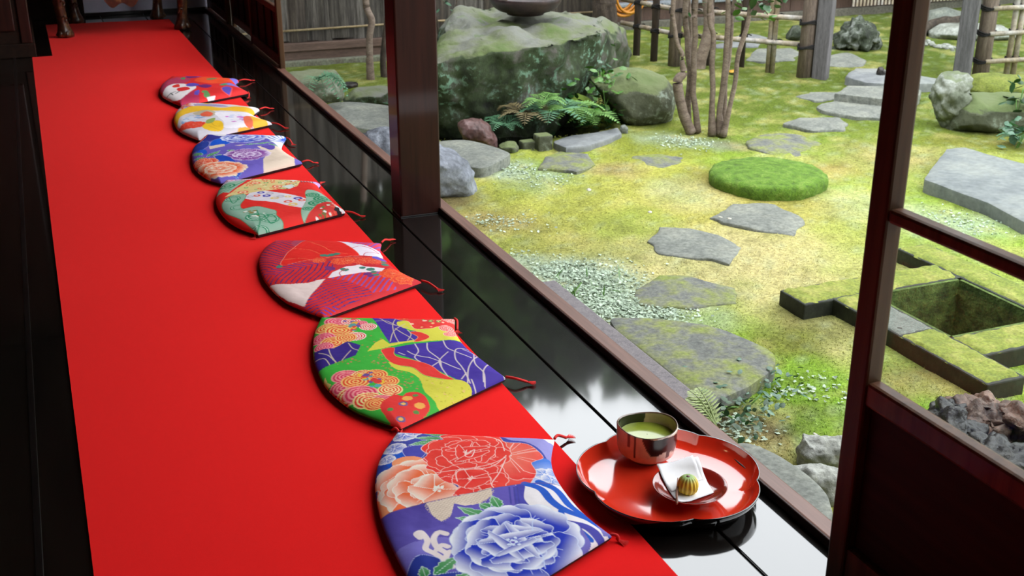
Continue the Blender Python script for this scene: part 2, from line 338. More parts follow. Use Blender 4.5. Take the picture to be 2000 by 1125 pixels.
# ================================================================ printed floor cushions
class Canvas:
    """colours for the points of a cushion top; shapes are given in cloth coordinates"""
    def __init__(s, pts, tr, z):
        s.p = pts; s.c = np.zeros((len(pts), 3)); s.x0, s.y0, s.k = tr; s.z = z
    def w(s, q):
        return np.array([tuple(P(s.x0+x/s.k, s.y0+y/s.k, s.z).xy) for x, y in q])
    def mask(s, poly):
        X, Y = s.p[:, 0], s.p[:, 1]; m = np.zeros(len(X), bool)
        mn, mx = poly.min(0), poly.max(0)
        idx = np.nonzero((X >= mn[0]) & (X <= mx[0]) & (Y >= mn[1]) & (Y <= mx[1]))[0]
        if not len(idx): return m
        x = X[idx]; y = Y[idx]; r = np.zeros(len(idx), bool); j = len(poly)-1
        for i in range(len(poly)):
            xi, yi = poly[i]; xj, yj = poly[j]
            if yi != yj:
                r ^= ((yi > y) != (yj > y)) & (x < (xj-xi)*(y-yi)/(yj-yi)+xi)
            j = i
        m[idx] = r; return m
    def setc(s, m, c, c2=None, t=None):
        if c2 is None: s.c[m] = lin(c)
        else:
            t = np.clip(t[m], 0, 1)[:, None]; s.c[m] = np.array(lin(c))*(1-t)+np.array(lin(c2))*t
    def sm(s, q, smooth, closed=True):
        W_ = s.w(q)
        if smooth: W_ = np.array([tuple(v) for v in smoothline([Vector((a, b)) for a, b in W_], 6, closed)])
        return W_
    def fill(s, q, c, smooth=True, outline=None, ow=.0012):
        W_ = s.sm(q, smooth); m = s.mask(W_); s.setc(m, c)
        if outline: s.strokeW(np.vstack([W_, W_[:1]]), ow, outline)
        return m
    def grad(s, q, c0, c1, a, b, smooth=True):     # a,b in zoom coordinates
        W_ = s.sm(q, smooth); m = s.mask(W_); A, B_ = s.w([a, b]); d = B_-A
        t = ((s.p-A)@d)/(d@d); s.setc(m, c0, c1, t)
    def dist(s, W_):
        D = np.full(len(s.p), 9.); mn = W_.min(0)-.03; mx = W_.max(0)+.03
        idx = np.nonzero(((s.p >= mn) & (s.p <= mx)).all(1))[0]; Q = s.p[idx]; dd = np.full(len(idx), 9.)
        for a, b in zip(W_[:-1], W_[1:]):
            d = b-a; L2 = d@d
            if L2 < 1e-12: continue
            t = np.clip(((Q-a)@d)/L2, 0, 1); e = Q-a-t[:, None]*d
            dd = np.minimum(dd, np.hypot(e[:, 0], e[:, 1]))
        D[idx] = dd; return D
    def strokeW(s, W_, w, c):
        a = np.clip((w/2-s.dist(W_))/.0011+.5, 0, 1); m = a > 0; a = a[m][:, None]; s.c[m] = s.c[m]*(1-a)+np.array(lin(c))*a
    def stroke(s, q, w, c, smooth=True): s.strokeW(s.sm(q, smooth, False), w, c)
    def disc(s, x, y, r, c, c2=None, r2=0):
        C = s.w([(x, y)])[0]; d = np.hypot(*(s.p-C).T)
        s.setc(d < r, c)
        if c2: s.setc(d < r2, c2)
    def leaf(s, a, b, wid, c=(30, 130, 60), c2=(150, 200, 150), outline=(200, 220, 210)):
        A, B_ = s.w([a, b]); d = B_-A; L_ = np.hypot(*d); u = d/L_; n = np.array([-u[1], u[0]])
        t = np.linspace(0, 1, 14); h = wid*np.sin(np.pi*t**.8)*(1+.18*np.cos(t*26))
        poly = np.vstack([A+np.outer(t*L_, u)+np.outer(h, n), (A+np.outer(t*L_, u)-np.outer(h, n))[::-1]])
        m = s.mask(poly); tt = ((s.p-A)@u)/L_; s.setc(m, c, c2, tt*.5)
        s.strokeW(np.vstack([poly, poly[:1]]), .0014, outline); s.strokeW(np.vstack([A, B_]), .0012, outline)
    def peony(s, x, y, R, cin, cout, line, seed=0, rings=((1, 9, .42), (.68, 7, .38), (.38, 5, .3)), lw=.0016, asp=1.0, rot=0., clip=None, edge=1.05):
        """a layered peony: scalloped petals shaded from their root to their rim"""
        C = s.w([(x, y)])[0]; rnd = random.Random(seed); keep = s.c.copy()
        for ri, (d, n, pr) in enumerate(rings):
            t0 = (rings[ri+1][0]/d*1.0 if ri+1 < len(rings) else .12) if edge > .5 else edge*.6
            for k in range(n):
                a = rot+2*math.pi*(k+rnd.uniform(-.2, .2))/n; ll = R*d*rnd.uniform(.88, 1.08); pw = R*pr*rnd.uniform(.9, 1.15)
                u = np.array([math.cos(a), math.sin(a)*asp]); nn = np.array([-math.sin(a), math.cos(a)*asp])
                t = np.linspace(0, 1, 30); sc = rnd.uniform(0, 6)
                ang = (t-.5)*math.pi*1.15
                rim = ll*(.62+.38*np.cos(ang))*(1+.07*np.abs(np.sin(t*math.pi*4.5+sc)))
                lat = pw*np.sin(ang)*1.15*(1+.07*np.abs(np.sin(t*math.pi*4.5+sc)))
                poly = np.vstack([C+u*R*.04, C+np.outer(rim, u)+np.outer(lat, nn)])
                m = s.mask(poly); tt = ((s.p-C)@(u/np.hypot(*u)))/ll
                s.setc(m, cin, cout, (tt-t0)/(1.02-t0) if edge <= .5 else np.clip((tt-t0)/(1.03-t0), 0, 1)**1.5); s.strokeW(np.vstack([poly, poly[:1]]), lw, line)
                if d > .5:
                    for j in (-.3, .25):
                        v = np.array([C+u*ll*f+nn*pw*j*f for f in (.25, .5, .75)]); s.strokeW(v, lw*.7, line)
        for k in range(9):
            s.setc(np.hypot(*(s.p-(C+np.array([rnd.uniform(-1, 1), rnd.uniform(-1, 1)])*R*.1)).T) < R*.028, line)
        if clip is not None:
            s.c[~clip] = keep[~clip]
    def seigaiha(s, x, y, R, cols, lo=None):
        C = s.w([(x, y)])[0]; d = np.hypot(*(s.p-C).T)/R; n = 4
        m = d < 1; k = (d*n*2).astype(int)
        for j in range(n*2): s.setc(m & (k == j), cols[j % len(cols)])
    def dots(s, q, n, r, cols, seed=0, c2=None):
        W_ = s.sm(q, True); m = s.mask(W_); I = np.nonzero(m)[0]; rnd = random.Random(seed)
        if not len(I): return
        for k in range(n):
            C = s.p[rnd.choice(I)]; d = np.hypot(*(s.p-C).T); rr = r*rnd.uniform(.6, 1.3)
            s.setc((d < rr) & m, cols[k % len(cols)])
            if c2: s.setc((d < rr*.45) & m, c2)
    def stripes(s, q, ang, period, duty, c, c2=None, smooth=True, wob=.0, seed=0):
        W_ = s.sm(q, smooth); m = s.mask(W_)
        u = np.array([math.cos(ang), math.sin(ang)]); t = (s.p@u)
        t = t+wob*np.sin((s.p@np.array([-u[1], u[0]]))*40+seed)
        k = np.mod(t/period, 1) < duty
        if c2: s.setc(m, c2)
        s.setc(m & k, c)
        return m

m_silk = vcolmat('printed_silk', 'print', rough=.62, fine=.07, finescale=900, bmp=.12, sheen=0., bdist=.001)
m_silk.node_tree.nodes['Principled BSDF'].inputs['Specular IOR Level'].default_value = .12
m_under = M('shade_dark_cushion_underside', [(26, 18, 24), (42, 28, 34)], 60, .85, .2)  # cloth colour darkened to stand for the shade beneath the cushion
m_tassel = M('red_tassel_thread', [(200, 22, 20), (226, 40, 34)], 60, .8, .1)
ZC = .026
def cushion(tr, A, left, D, C, right, B_, nu, nv, paint, label, tassels, seed, hgt=.036, topb=.0):
    def w(q): return [P(x, y, ZC).xy for x, y in q]
    def resamp(pts, n):
        c = np.array([tuple(v) for v in smoothline([Vector((a, b)) for a, b in pts], 12)])
        d = np.r_[0, np.cumsum(np.hypot(*np.diff(c, axis=0).T))]; t = np.linspace(0, d[-1], n)
        return np.stack([np.interp(t, d, c[:, 0]), np.interp(t, d, c[:, 1])], 1)
    Lc = resamp(w([A]+left+[D]), nv); Rc = resamp(w([B_]+right+[C]), nv)
    u = np.linspace(0, 1, nu); v = np.linspace(0, 1, nv)
    # denser near the rim so that the edge rolls over smoothly
    XY = Lc[:, None, :]*(1-u)[None, :, None]+Rc[:, None, :]*u[None, :, None]
    bow = topb*np.sin(np.pi*u); XY[:, :, 1] += bow[None, :]*(1-v)[:, None]
    pts = XY.reshape(-1, 2)
    cen = pts.mean(0); U, Vv = np.meshgrid(u, v)
    e = np.minimum.reduce([U*1.0, (1-U)*1.0, Vv*1.0, (1-Vv)*1.0])*.40       # metres from the rim, about
    prof = np.sqrt(np.clip(1-(1-np.clip(e/.045, 0, 1))**2, 0, 1))
    dome = .5+.5*np.clip(e/.16, 0, 1)**.8
    wr = (fbm(pts[:, 0], pts[:, 1], 14, seed)-.5).reshape(nv, nu)
    z = .018+(hgt-.018)*prof*(.55+.45*dome)+wr*.005*prof
    cv = Canvas(pts, tr, ZC); paint(cv)
    top = np.concatenate([pts, z.reshape(-1, 1)], 1)
    # lower shell, coarse
    ring = [(0, i) for i in range(nu)]+[(j, nu-1) for j in range(1, nv)]+[(nv-1, i) for i in range(nu-2, -1, -1)]+[(j, 0) for j in range(nv-2, 0, -1)]
    rid = [j*nu+i for j, i in ring]
    F = []
    idx = np.arange(nu*nv).reshape(nv, nu)
    F = np.stack([idx[:-1, :-1], idx[1:, :-1], idx[1:, 1:], idx[:-1, 1:]], -1).reshape(-1, 4).tolist()
    root = thing('floor_cushion', (cen[0], cen[1], .004), label, 'cushion', 'seven printed floor cushions in a row on the red carpet')
    cov = mesh('printed_cover', top, F, m_silk, root); setcol(cov, np.clip(cv.c*.9, 0, .8))
    rp = top[rid]; V2 = [tuple(q) for q in rp]; n = len(rid); F2 = []
    for f, zz in ((.985, .010), (.955, .0045), (.5, .0042)):
        V2 += [(cen[0]+(q[0]-cen[0])*f, cen[1]+(q[1]-cen[1])*f, zz) for q in rp]
    for lay in range(3):
        for k in range(n): F2.append((lay*n+k, lay*n+(k+1) % n, (lay+1)*n+(k+1) % n, (lay+1)*n+k))
    F2.append(tuple(3*n+k for k in range(n)))
    mesh('underside', V2, F2, m_under, root)
    rnd = random.Random(seed)
    for (a, b) in tassels:
        p0 = P(*a, .016); p1 = P(*b, .0075)
        mid = (p0+p1)/2+Vector((rnd.uniform(-.006, .006), rnd.uniform(-.006, .006), .006))
        tl = tube('tassel', smoothline([p0, mid, p1], 5), .0034, m_tassel, root, n=7)
        d = (p1-p0).normalized(); parts = []
        for k in range(6):
            ang = (k-2.5)*.22; q = Vector((d.x*math.cos(ang)-d.y*math.sin(ang), d.x*math.sin(ang)+d.y*math.cos(ang), 0))
            parts.append(tubemesh([p1-d*.006, p1+q*.012-Vector((0, 0, .001)), p1+q*.022-Vector((0, 0, .0016))], [.0014, .0012, .0007], 4))
        v_, f_ = join(parts); tag(mesh('fringe', v_, f_, m_tassel, tl), kind='stuff')
    return root

WH = (238, 232, 232); LIL = (150, 146, 208); PUR = (98, 84, 176); BLU = (22, 84, 190); DBL = (40, 56, 150); RED = (236, 44, 36); CRM = (226, 206, 186); GRN = (24, 132, 62)
BIG = [(-400, -400), (3000, -400), (3000, 3000), (-400, 3000)]
def paint1(c):
    c.fill(BIG, (64, 72, 160), False)
    seam = [(60, 772), (430, 680), (840, 598), (1060, 556), (1320, 545)]
    up = c.mask(c.w([(-400, -400), (3000, -400), (3000, 500), (1320, 545), (1060, 556), (840, 598), (430, 680), (60, 772), (-400, 900)])); low = ~up
    # upper cloth
    c.fill([(60, 330), (300, 360), (330, 420), (230, 420), (140, 560), (60, 600)], BLU)
    c.grad([(60, 470), (170, 430), (210, 520), (120, 620), (60, 600)], (30, 60, 150), (60, 90, 190), (80, 400), (160, 600))
    for x, y, r, s_ in ((290, 240, .026, 1), (230, 330, .024, 2), (350, 215, .018, 3), (180, 400, .018, 5)):
        c.peony(x, y, r, (40, 80, 190), WH, WH, s_, ((1, 6, .5),), .0012)
    c.fill([(290, 330), (400, 310), (430, 350), (400, 390), (330, 400), (290, 370)], (72, 72, 170), outline=(190, 190, 230))
    for a, b, w_ in (((590, 245), (390, 200), .011), ((540, 262), (350, 255), .009), ((500, 275), (320, 312), .009)): c.leaf(a, b, w_)
    c.fill([(890, 205), (1000, 210), (1250, 240), (1245, 330), (1225, 410), (1160, 340), (1060, 290), (960, 270)], LIL)
    c.fill([(1170, 240), (1250, 240), (1245, 275), (1200, 275)], WH)
    c.grad([(1100, 430), (1230, 390), (1320, 545), (1040, 565)], (70, 120, 210), (214, 224, 244), (1100, 430), (1250, 560))
    for x, y in ((1180, 490), (1230, 520), (1260, 470)): c.peony(x, y, .022, (60, 120, 210), WH, WH, x, ((1, 5, .5),), .0012)
    # orange peony
    c.fill([(300, 385), (400, 390), (420, 440), (500, 500), (560, 560), (640, 630), (420, 685), (180, 760), (130, 700), (120, 610), (150, 520), (230, 490), (215, 420)], (246, 150, 104))
    c.peony(500, 590, .125, (238, 108, 62), (250, 226, 208), (252, 236, 224), 3, ((1, 11, .36), (.72, 8, .34), (.4, 5, .3)), .0014, clip=up & c.mask(c.w([(60, 330), (420, 370), (480, 470), (700, 640), (60, 800)])))
    # big red peony
    poly = [(600, 215), (700, 205), (810, 215), (880, 215), (930, 290), (1040, 300), (1100, 320), (1175, 380), (1130, 410), (1100, 430), (1130, 480), (1110, 530), (1060, 570), (840, 605), (690, 625), (600, 640), (640, 580), (540, 545), (480, 480), (430, 460), (440, 430), (410, 400), (440, 370), (400, 330), (470, 280), (540, 270), (520, 240)]
    m = c.fill(poly, (232, 52, 44), outline=(250, 206, 196), ow=.0018); m &= up
    keep = c.c.copy()
    c.peony(940, 380, .118, (240, 120, 100), (228, 44, 40), (252, 200, 190), 7, ((1.15, 9, .4), (.9, 8, .3)), .0016, clip=m, edge=.1)
    c.peony(700, 360, .085, (226, 40, 36), (236, 66, 54), (252, 196, 186), 11, ((1, 8, .45), (.62, 6, .42), (.32, 4, .4)), .0015, clip=m, edge=.2)
    c.peony(720, 530, .07, (226, 40, 36), (236, 66, 54), (252, 196, 186), 13, ((1, 7, .5), (.5, 5, .4)), .0015, clip=m, edge=.2)
    for q in ([(940, 380), (840, 460), (640, 480), (630, 550)], [(940, 390), (800, 450), (500, 490)], [(940, 400), (900, 490), (850, 560), (860, 590)], [(930, 350), (900, 280), (800, 230)], [(700, 360), (740, 340), (720, 385), (680, 380), (690, 340)]):
        c.stroke(q, .002, (254, 214, 206))
    # lower cloth
    kk = c.c.copy()
    c.c[low] = lin(PUR)
    c.grad([(60, 772), (430, 680), (560, 820), (400, 860), (160, 900)], (78, 62, 150), PUR, (300, 720), (300, 900), False)
    c.grad([(150, 1010), (560, 900), (700, 1100), (300, 1180)], (126, 116, 200), PUR, (300, 960), (400, 1160))
    m = c.fill([(430, 684), (640, 640), (846, 590), (852, 640), (770, 690), (680, 705), (610, 690), (590, 770), (530, 806), (470, 765), (450, 710)], (228, 208, 190), False)
    c.stripes([(430, 690), (640, 640), (846, 596), (852, 640), (770, 690), (610, 690), (590, 770), (530, 806), (470, 765)], .6, .006, .22, (206, 184, 164)); c.stripes([(430, 690), (640, 640), (846, 596), (852, 640), (770, 690), (610, 690), (590, 770), (530, 806), (470, 765)], -.8, .006, .22, (206, 184, 164))
    # flowing water on the right
    c.fill([(1000, 570), (1320, 545), (1440, 690), (1630, 850), (1400, 990), (1300, 1010), (1230, 880), (1110, 800), (1010, 690)], (236, 228, 230), False)
    for q in ([(1060, 560), (1160, 590), (1230, 670), (1330, 730), (1470, 770), (1600, 850)], [(1150, 545), (1260, 590), (1350, 690), (1480, 760)]): c.stroke(q, .017, BLU)
    c.stroke([(1030, 580), (1025, 660), (1090, 730), (1200, 780), (1330, 810), (1450, 830), (1540, 890)], .020, (70, 66, 164))
    c.stroke([(1150, 810), (1210, 880), (1290, 950), (1330, 1010)], .022, BLU); c.stroke([(1290, 810), (1350, 880), (1400, 950)], .013, (52, 92, 190))
    for x in (960, 990, 1012): c.stroke([(x, 585), (x+12, 690)], .0035, (66, 62, 150))
    c.stroke([(1290, 730), (1310, 790), (1400, 850), (1480, 900)], .012, BLU)
    c.fill([(1400, 830), (1450, 880), (1480, 930), (1400, 985), (1385, 910)], (112, 104, 186))
    c.fill([(1510, 790), (1640, 850), (1560, 870)], (124, 118, 192), False)
    # scrolls
    for q in ([(395, 905), (370, 880), (400, 870), (440, 920), (430, 970), (500, 1010), (600, 1090)], [(560, 880), (510, 870), (480, 910), (500, 960), (560, 1000)], [(570, 960), (530, 950), (500, 980)], [(760, 1070), (730, 1050), (700, 1080), (730, 1130), (820, 1120)], [(600, 990), (570, 1000), (560, 1060), (640, 1040)]): c.stroke(q, .012, (240, 224, 222))
    c.grad([(820, 1020), (900, 1000), (960, 1125), (860, 1200), (780, 1130)], (218, 190, 170), (240, 226, 216), (820, 1020), (900, 1150))
    c.fill([(330, 1060), (400, 1010), (520, 1040), (520, 1125), (700, 1125), (640, 1220), (300, 1220)], DBL, outline=(180, 190, 230))
    c.leaf((480, 1140), (640, 1020), .014); c.leaf((430, 1150), (405, 1080), .01); c.leaf((600, 1190), (720, 1130), .012)
    # blue peony and its leaves
    for a, b, w_ in (((860, 800), (632, 712), .014), ((840, 720), (770, 690), .012), ((900, 720), (850, 640), .012), ((800, 800), (620, 785), .010), ((760, 850), (580, 905), .010), ((740, 880), (640, 850), .009)): c.leaf(a, b, w_)
    c.peony(985, 930, .118, (14, 44, 176), (240, 240, 248), (214, 224, 248), 21, ((1.06, 9, .42), (.72, 7, .42), (.44, 5, .42), (.22, 4, .4)), .0013, clip=low)
    for q in ([(1120, 900), (1180, 930), (1230, 925)], [(1130, 960), (1170, 1010), (1190, 1080)], [(1110, 860), (1110, 800), (1150, 780)]): c.stroke(q, .0018, (200, 214, 244))
    c.strokeW(c.sm(seam, False, False), .0016, (120, 80, 110))
def paint2(c):
    G2 = (64, 178, 62); PU = (66, 44, 150); YL = (214, 206, 70); RD = (228, 54, 50)
    c.fill(BIG, G2, False)
    c.dots([(200, 150), (600, 150), (720, 380), (500, 450), (300, 300)], 60, .0028, [(150, 150, 60), (176, 130, 80)], 1)
    # purple water cloth, upper right
    c.fill([(600, 160), (830, 150), (900, 300), (1080, 300), (1010, 380), (760, 410), (690, 300)], PU, False)
    c.fill([(800, 165), (1000, 120), (1340, 140), (1420, 380), (1380, 360), (760, 408), (980, 370), (1070, 340), (960, 300), (830, 260), (820, 220), (900, 210)], YL)
    m = c.fill([(810, 160), (1000, 130), (1260, 130), (1330, 300), (1170, 260), (1090, 280), (960, 280), (910, 220), (830, 200)], RD, outline=(246, 200, 180))
    c.dots([(830, 160), (1240, 150), (1180, 250), (960, 270)], 22, .006, [(240, 130, 100), (246, 190, 180), (110, 140, 70)], 4, (250, 220, 140))
    for x, y, r in ((1240, 190, .022), (1215, 270, .02), (1280, 300, .018), (1240, 320, .016)): c.seigaiha(x, y, r, [RD, (250, 190, 180)])
    c.fill([(920, 310), (1000, 310), (1080, 350), (1000, 385), (950, 385), (985, 350)], RD, outline=(246, 180, 120))
    gl = (196, 176, 160)
    for q in ([(660, 160), (720, 220), (790, 250), (900, 270)], [(800, 190), (780, 260), (800, 340), (830, 395)], [(640, 215), (720, 210), (800, 250)], [(760, 390), (790, 300), (880, 240)], [(800, 280), (880, 330), (960, 380)], [(900, 380), (930, 330), (900, 290)]): c.stroke(q, .0028, gl)
    c.fill([(575, 470), (640, 400), (700, 370), (740, 400), (760, 412), (900, 395), (640, 460)], YL, False)
    # left: pink wave discs
    for i, (x, y, r) in enumerate(((330, 190, .036), (250, 250, .034), (440, 190, .026), (510, 210, .022), (350, 270, .040), (580, 240, .024), (210, 330, .034), (300, 370, .036), (480, 320, .028), (220, 400, .026), (400, 330, .028))):
        c.seigaiha(x, y+25, r, [[(226, 60, 96), (246, 150, 160)], [(232, 84, 50), (246, 200, 120)], [(230, 60, 60), (250, 220, 210)]][i % 3])
    c.dots([(350, 200), (480, 180), (520, 280), (440, 300), (360, 260)], 16, .008, [(236, 170, 60), (90, 150, 150), (220, 60, 60), (110, 90, 160)], 2)
    # purple patch left
    c.fill([(140, 450), (300, 440), (410, 385), (520, 420), (480, 500), (330, 550), (230, 600), (140, 660)], (58, 38, 130), False)
    for q in ([(180, 470), (260, 500), (330, 560)], [(260, 450), (280, 500), (330, 560)], [(150, 520), (230, 520), (280, 590)], [(420, 400), (450, 440), (500, 460)], [(360, 545), (400, 500), (440, 460)]): c.stroke(q, .003, gl)
    # lower seam
    low = c.mask(c.w([(150, 610), (330, 550), (480, 505), (700, 450), (1000, 400), (1230, 372), (1500, 360), (2300, 800), (1500, 1500), (0, 1300), (0, 660)]))
    c.c[low] = lin(G2)
    c.dots([(300, 560), (700, 480), (980, 640), (1020, 800), (900, 830), (700, 600)], 90, .003, [(150, 150, 60), (190, 130, 90)], 7)
    c.fill([(780, 440), (1000, 402), (1230, 372), (1500, 360), (1800, 650), (1480, 860), (1390, 760), (1290, 690), (1180, 640), (1080, 580), (960, 540), (800, 490)], PU, False)
    for q in ([(960, 410), (990, 470), (960, 520), (1010, 560)], [(1060, 400), (1070, 460), (1160, 530), (1180, 600), (1240, 690)], [(1190, 375), (1220, 430), (1300, 470), (1420, 510)], [(1400, 430), (1300, 440), (1290, 520), (1350, 600), (1410, 720)], [(1440, 470), (1450, 560), (1520, 640), (1530, 720)], [(1560, 540), (1520, 620), (1520, 700)], [(1230, 470), (1160, 540), (1180, 600)], [(1470, 480), (1400, 590), (1390, 720)], [(1350, 440), (1480, 480), (1600, 560), (1690, 650)], [(1080, 520), (1200, 560), (1330, 610)], [(900, 470), (960, 500), (1080, 520)], [(1340, 690), (1380, 640)], [(1420, 690), (1460, 770)], [(830, 480), (880, 500)], [(1100, 590), (1160, 550)]): c.stroke(q, .0032, (206, 190, 190))
    c.fill([(690, 455), (790, 440), (790, 490), (830, 520), (960, 545), (1100, 590), (1180, 650), (1290, 700), (1180, 690), (1040, 660), (940, 600), (800, 580), (740, 540), (710, 500)], RD, outline=(244, 150, 110))
    c.fill([(750, 560), (840, 590), (940, 605), (1040, 665), (1180, 695), (1330, 700), (1410, 740), (1400, 800), (1180, 900), (1120, 860), (1040, 790), (1000, 690), (920, 640), (820, 620), (770, 590)], YL)
    c.dots([(1040, 700), (1380, 740), (1380, 800), (1180, 880), (1080, 780)], 60, .0022, [(190, 180, 50), (226, 190, 110)], 9)
    for i, (x, y, r) in enumerate(((400, 650, .036), (540, 640, .028), (640, 640, .03), (380, 740, .036), (440, 800, .036), (480, 690, .036), (520, 790, .042), (580, 840, .036), (740, 690, .028), (700, 850, .03), (760, 760, .03), (640, 870, .028))):
        c.seigaiha(x, y+20, r, [[(220, 60, 96), (246, 150, 150)], [(226, 70, 40), (246, 190, 110)], [(232, 60, 50), (250, 220, 150)]][(i*2) % 3])
    c.dots([(490, 640), (640, 640), (720, 740), (600, 760)], 16, .008, [(236, 190, 60), (90, 160, 170), (220, 60, 60), (110, 80, 150)], 12)
    c.fill([(690, 890), (790, 820), (860, 830), (900, 800), (1000, 800), (1070, 870), (1060, 940), (850, 1060), (700, 960)], RD)
    for x, y in ((865, 895), (845, 1000)): c.disc(x, y, .011, (110, 90, 140), (236, 180, 90), .006)
    for x, y in ((900, 850), (1000, 900)): c.disc(x, y, .0125, (240, 170, 80))
    for x, y in ((760, 940), (970, 945), (965, 825)): c.disc(x, y, .007, (90, 140, 70))
    c.fill([(220, 690), (230, 660), (250, 700), (280, 720), (240, 740)], (220, 190, 110))
def paint3(c):
    c.fill(BIG, (206, 44, 52), False)
    fl = (70, 46, 112)
    c.stripes([(100, 100), (600, 120), (420, 260), (350, 420), (150, 500)], .5, 0.0149, .27, fl, (214, 42, 46), False, .004)
    c.stripes([(500, 120), (650, 120), (480, 230), (440, 200)], 1.2, 0.0088, .27, (150, 70, 110), (190, 70, 90), False)
    c.stripes([(150, 470), (480, 400), (850, 380), (860, 480), (800, 545), (560, 590), (240, 580)], 2.6, 0.0158, .27, fl, (222, 42, 42), False, .004)
    c.stripes([(150, 470), (480, 400), (850, 380), (600, 430), (260, 510)], .75, 0.0154, .27, (60, 50, 140), (216, 46, 52), False)
    # white cloth between
    c.fill([(800, 125), (1000, 120), (930, 160), (1330, 260), (1340, 330), (1110, 320), (1030, 240), (900, 160)], (240, 228, 240), False)
    c.stripes([(920, 160), (980, 120), (1340, 160), (1320, 260), (1150, 215)], 2.4, 0.0164, .27, (120, 90, 190), (226, 70, 96), False)
    # red hanging cloth
    c.fill([(640, 130), (820, 135), (930, 175), (1040, 250), (1110, 320), (1000, 330), (840, 340), (560, 380), (350, 415), (390, 320), (460, 250)], (234, 40, 34), outline=(246, 150, 130), ow=.0018)
    for q in ([(600, 170), (760, 230), (840, 280), (1000, 310)], [(480, 250), (620, 260), (730, 310)], [(370, 360), (520, 350), (640, 370)]): c.stroke(q, .0016, (246, 130, 90))
    c.fill([(800, 545), (850, 490), (980, 430), (1110, 410), (1180, 430), (1360, 440), (1330, 470), (1100, 490), (900, 530)], (240, 226, 232), False)
    c.stripes([(790, 548), (1100, 490), (1330, 470), (1480, 620), (1240, 670), (1200, 640), (1000, 570)], 2.55, 0.0164, .27, (116, 88, 178), (228, 50, 50), False)
    c.stripes([(790, 550), (1000, 575), (1200, 640), (1240, 680), (1000, 780), (760, 900), (560, 800), (640, 700)], 1.95, 0.0164, .27, (78, 54, 128), (220, 42, 44), False, .006)
    c.stripes([(700, 880), (780, 810), (930, 800), (830, 860)], .6, 0.0154, .27, (70, 60, 180), (206, 44, 52), False)
    c.fill([(230, 585), (420, 600), (600, 590), (780, 552), (640, 700), (575, 800), (420, 740), (280, 650)], (240, 214, 208), False)
    for x, y, r, cc in ((930, 380, .03, (240, 84, 40)), (1000, 370, .03, (238, 74, 44)), (1160, 370, .034, (232, 66, 60)), (1260, 370, .03, (236, 80, 60)), (1440, 490, .042, (242, 96, 44)), (1530, 540, .034, (244, 110, 50)), (720, 370, .022, (238, 80, 40))):
        c.peony(x, y, r, (228, 50, 40), cc, (244, 150, 100), int(x), ((1, 12, .22), (.6, 9, .2)), .0006)
    gn = (74, 130, 112)
    for x, y, r in ((760, 322, .011), (800, 325, .009), (840, 318, .012), (890, 310, .011), (970, 465, .012), (950, 455, .009), (1140, 440, .010), (1220, 455, .013), (1270, 510, .011), (1360, 400, .012), (1345, 375, .009), (330, 428, .010), (1250, 480, .010)): c.disc(x, y, r, gn)
    for x, y, r in ((830, 455, .015), (800, 440, .010), (1190, 500, .013), (1220, 520, .010)): c.disc(x, y, r, (120, 50, 120))
    for x, y in ((1300, 345), (1340, 350), (1270, 335)): c.disc(x, y, .011, (110, 90, 200))
    for q in ([(1040, 250), (1100, 230), (1200, 240), (1300, 280)], [(1150, 320), (1180, 290), (1300, 285)], [(930, 520), (920, 490), (1000, 450)]): c.stroke(q, .003, (206, 60, 80))
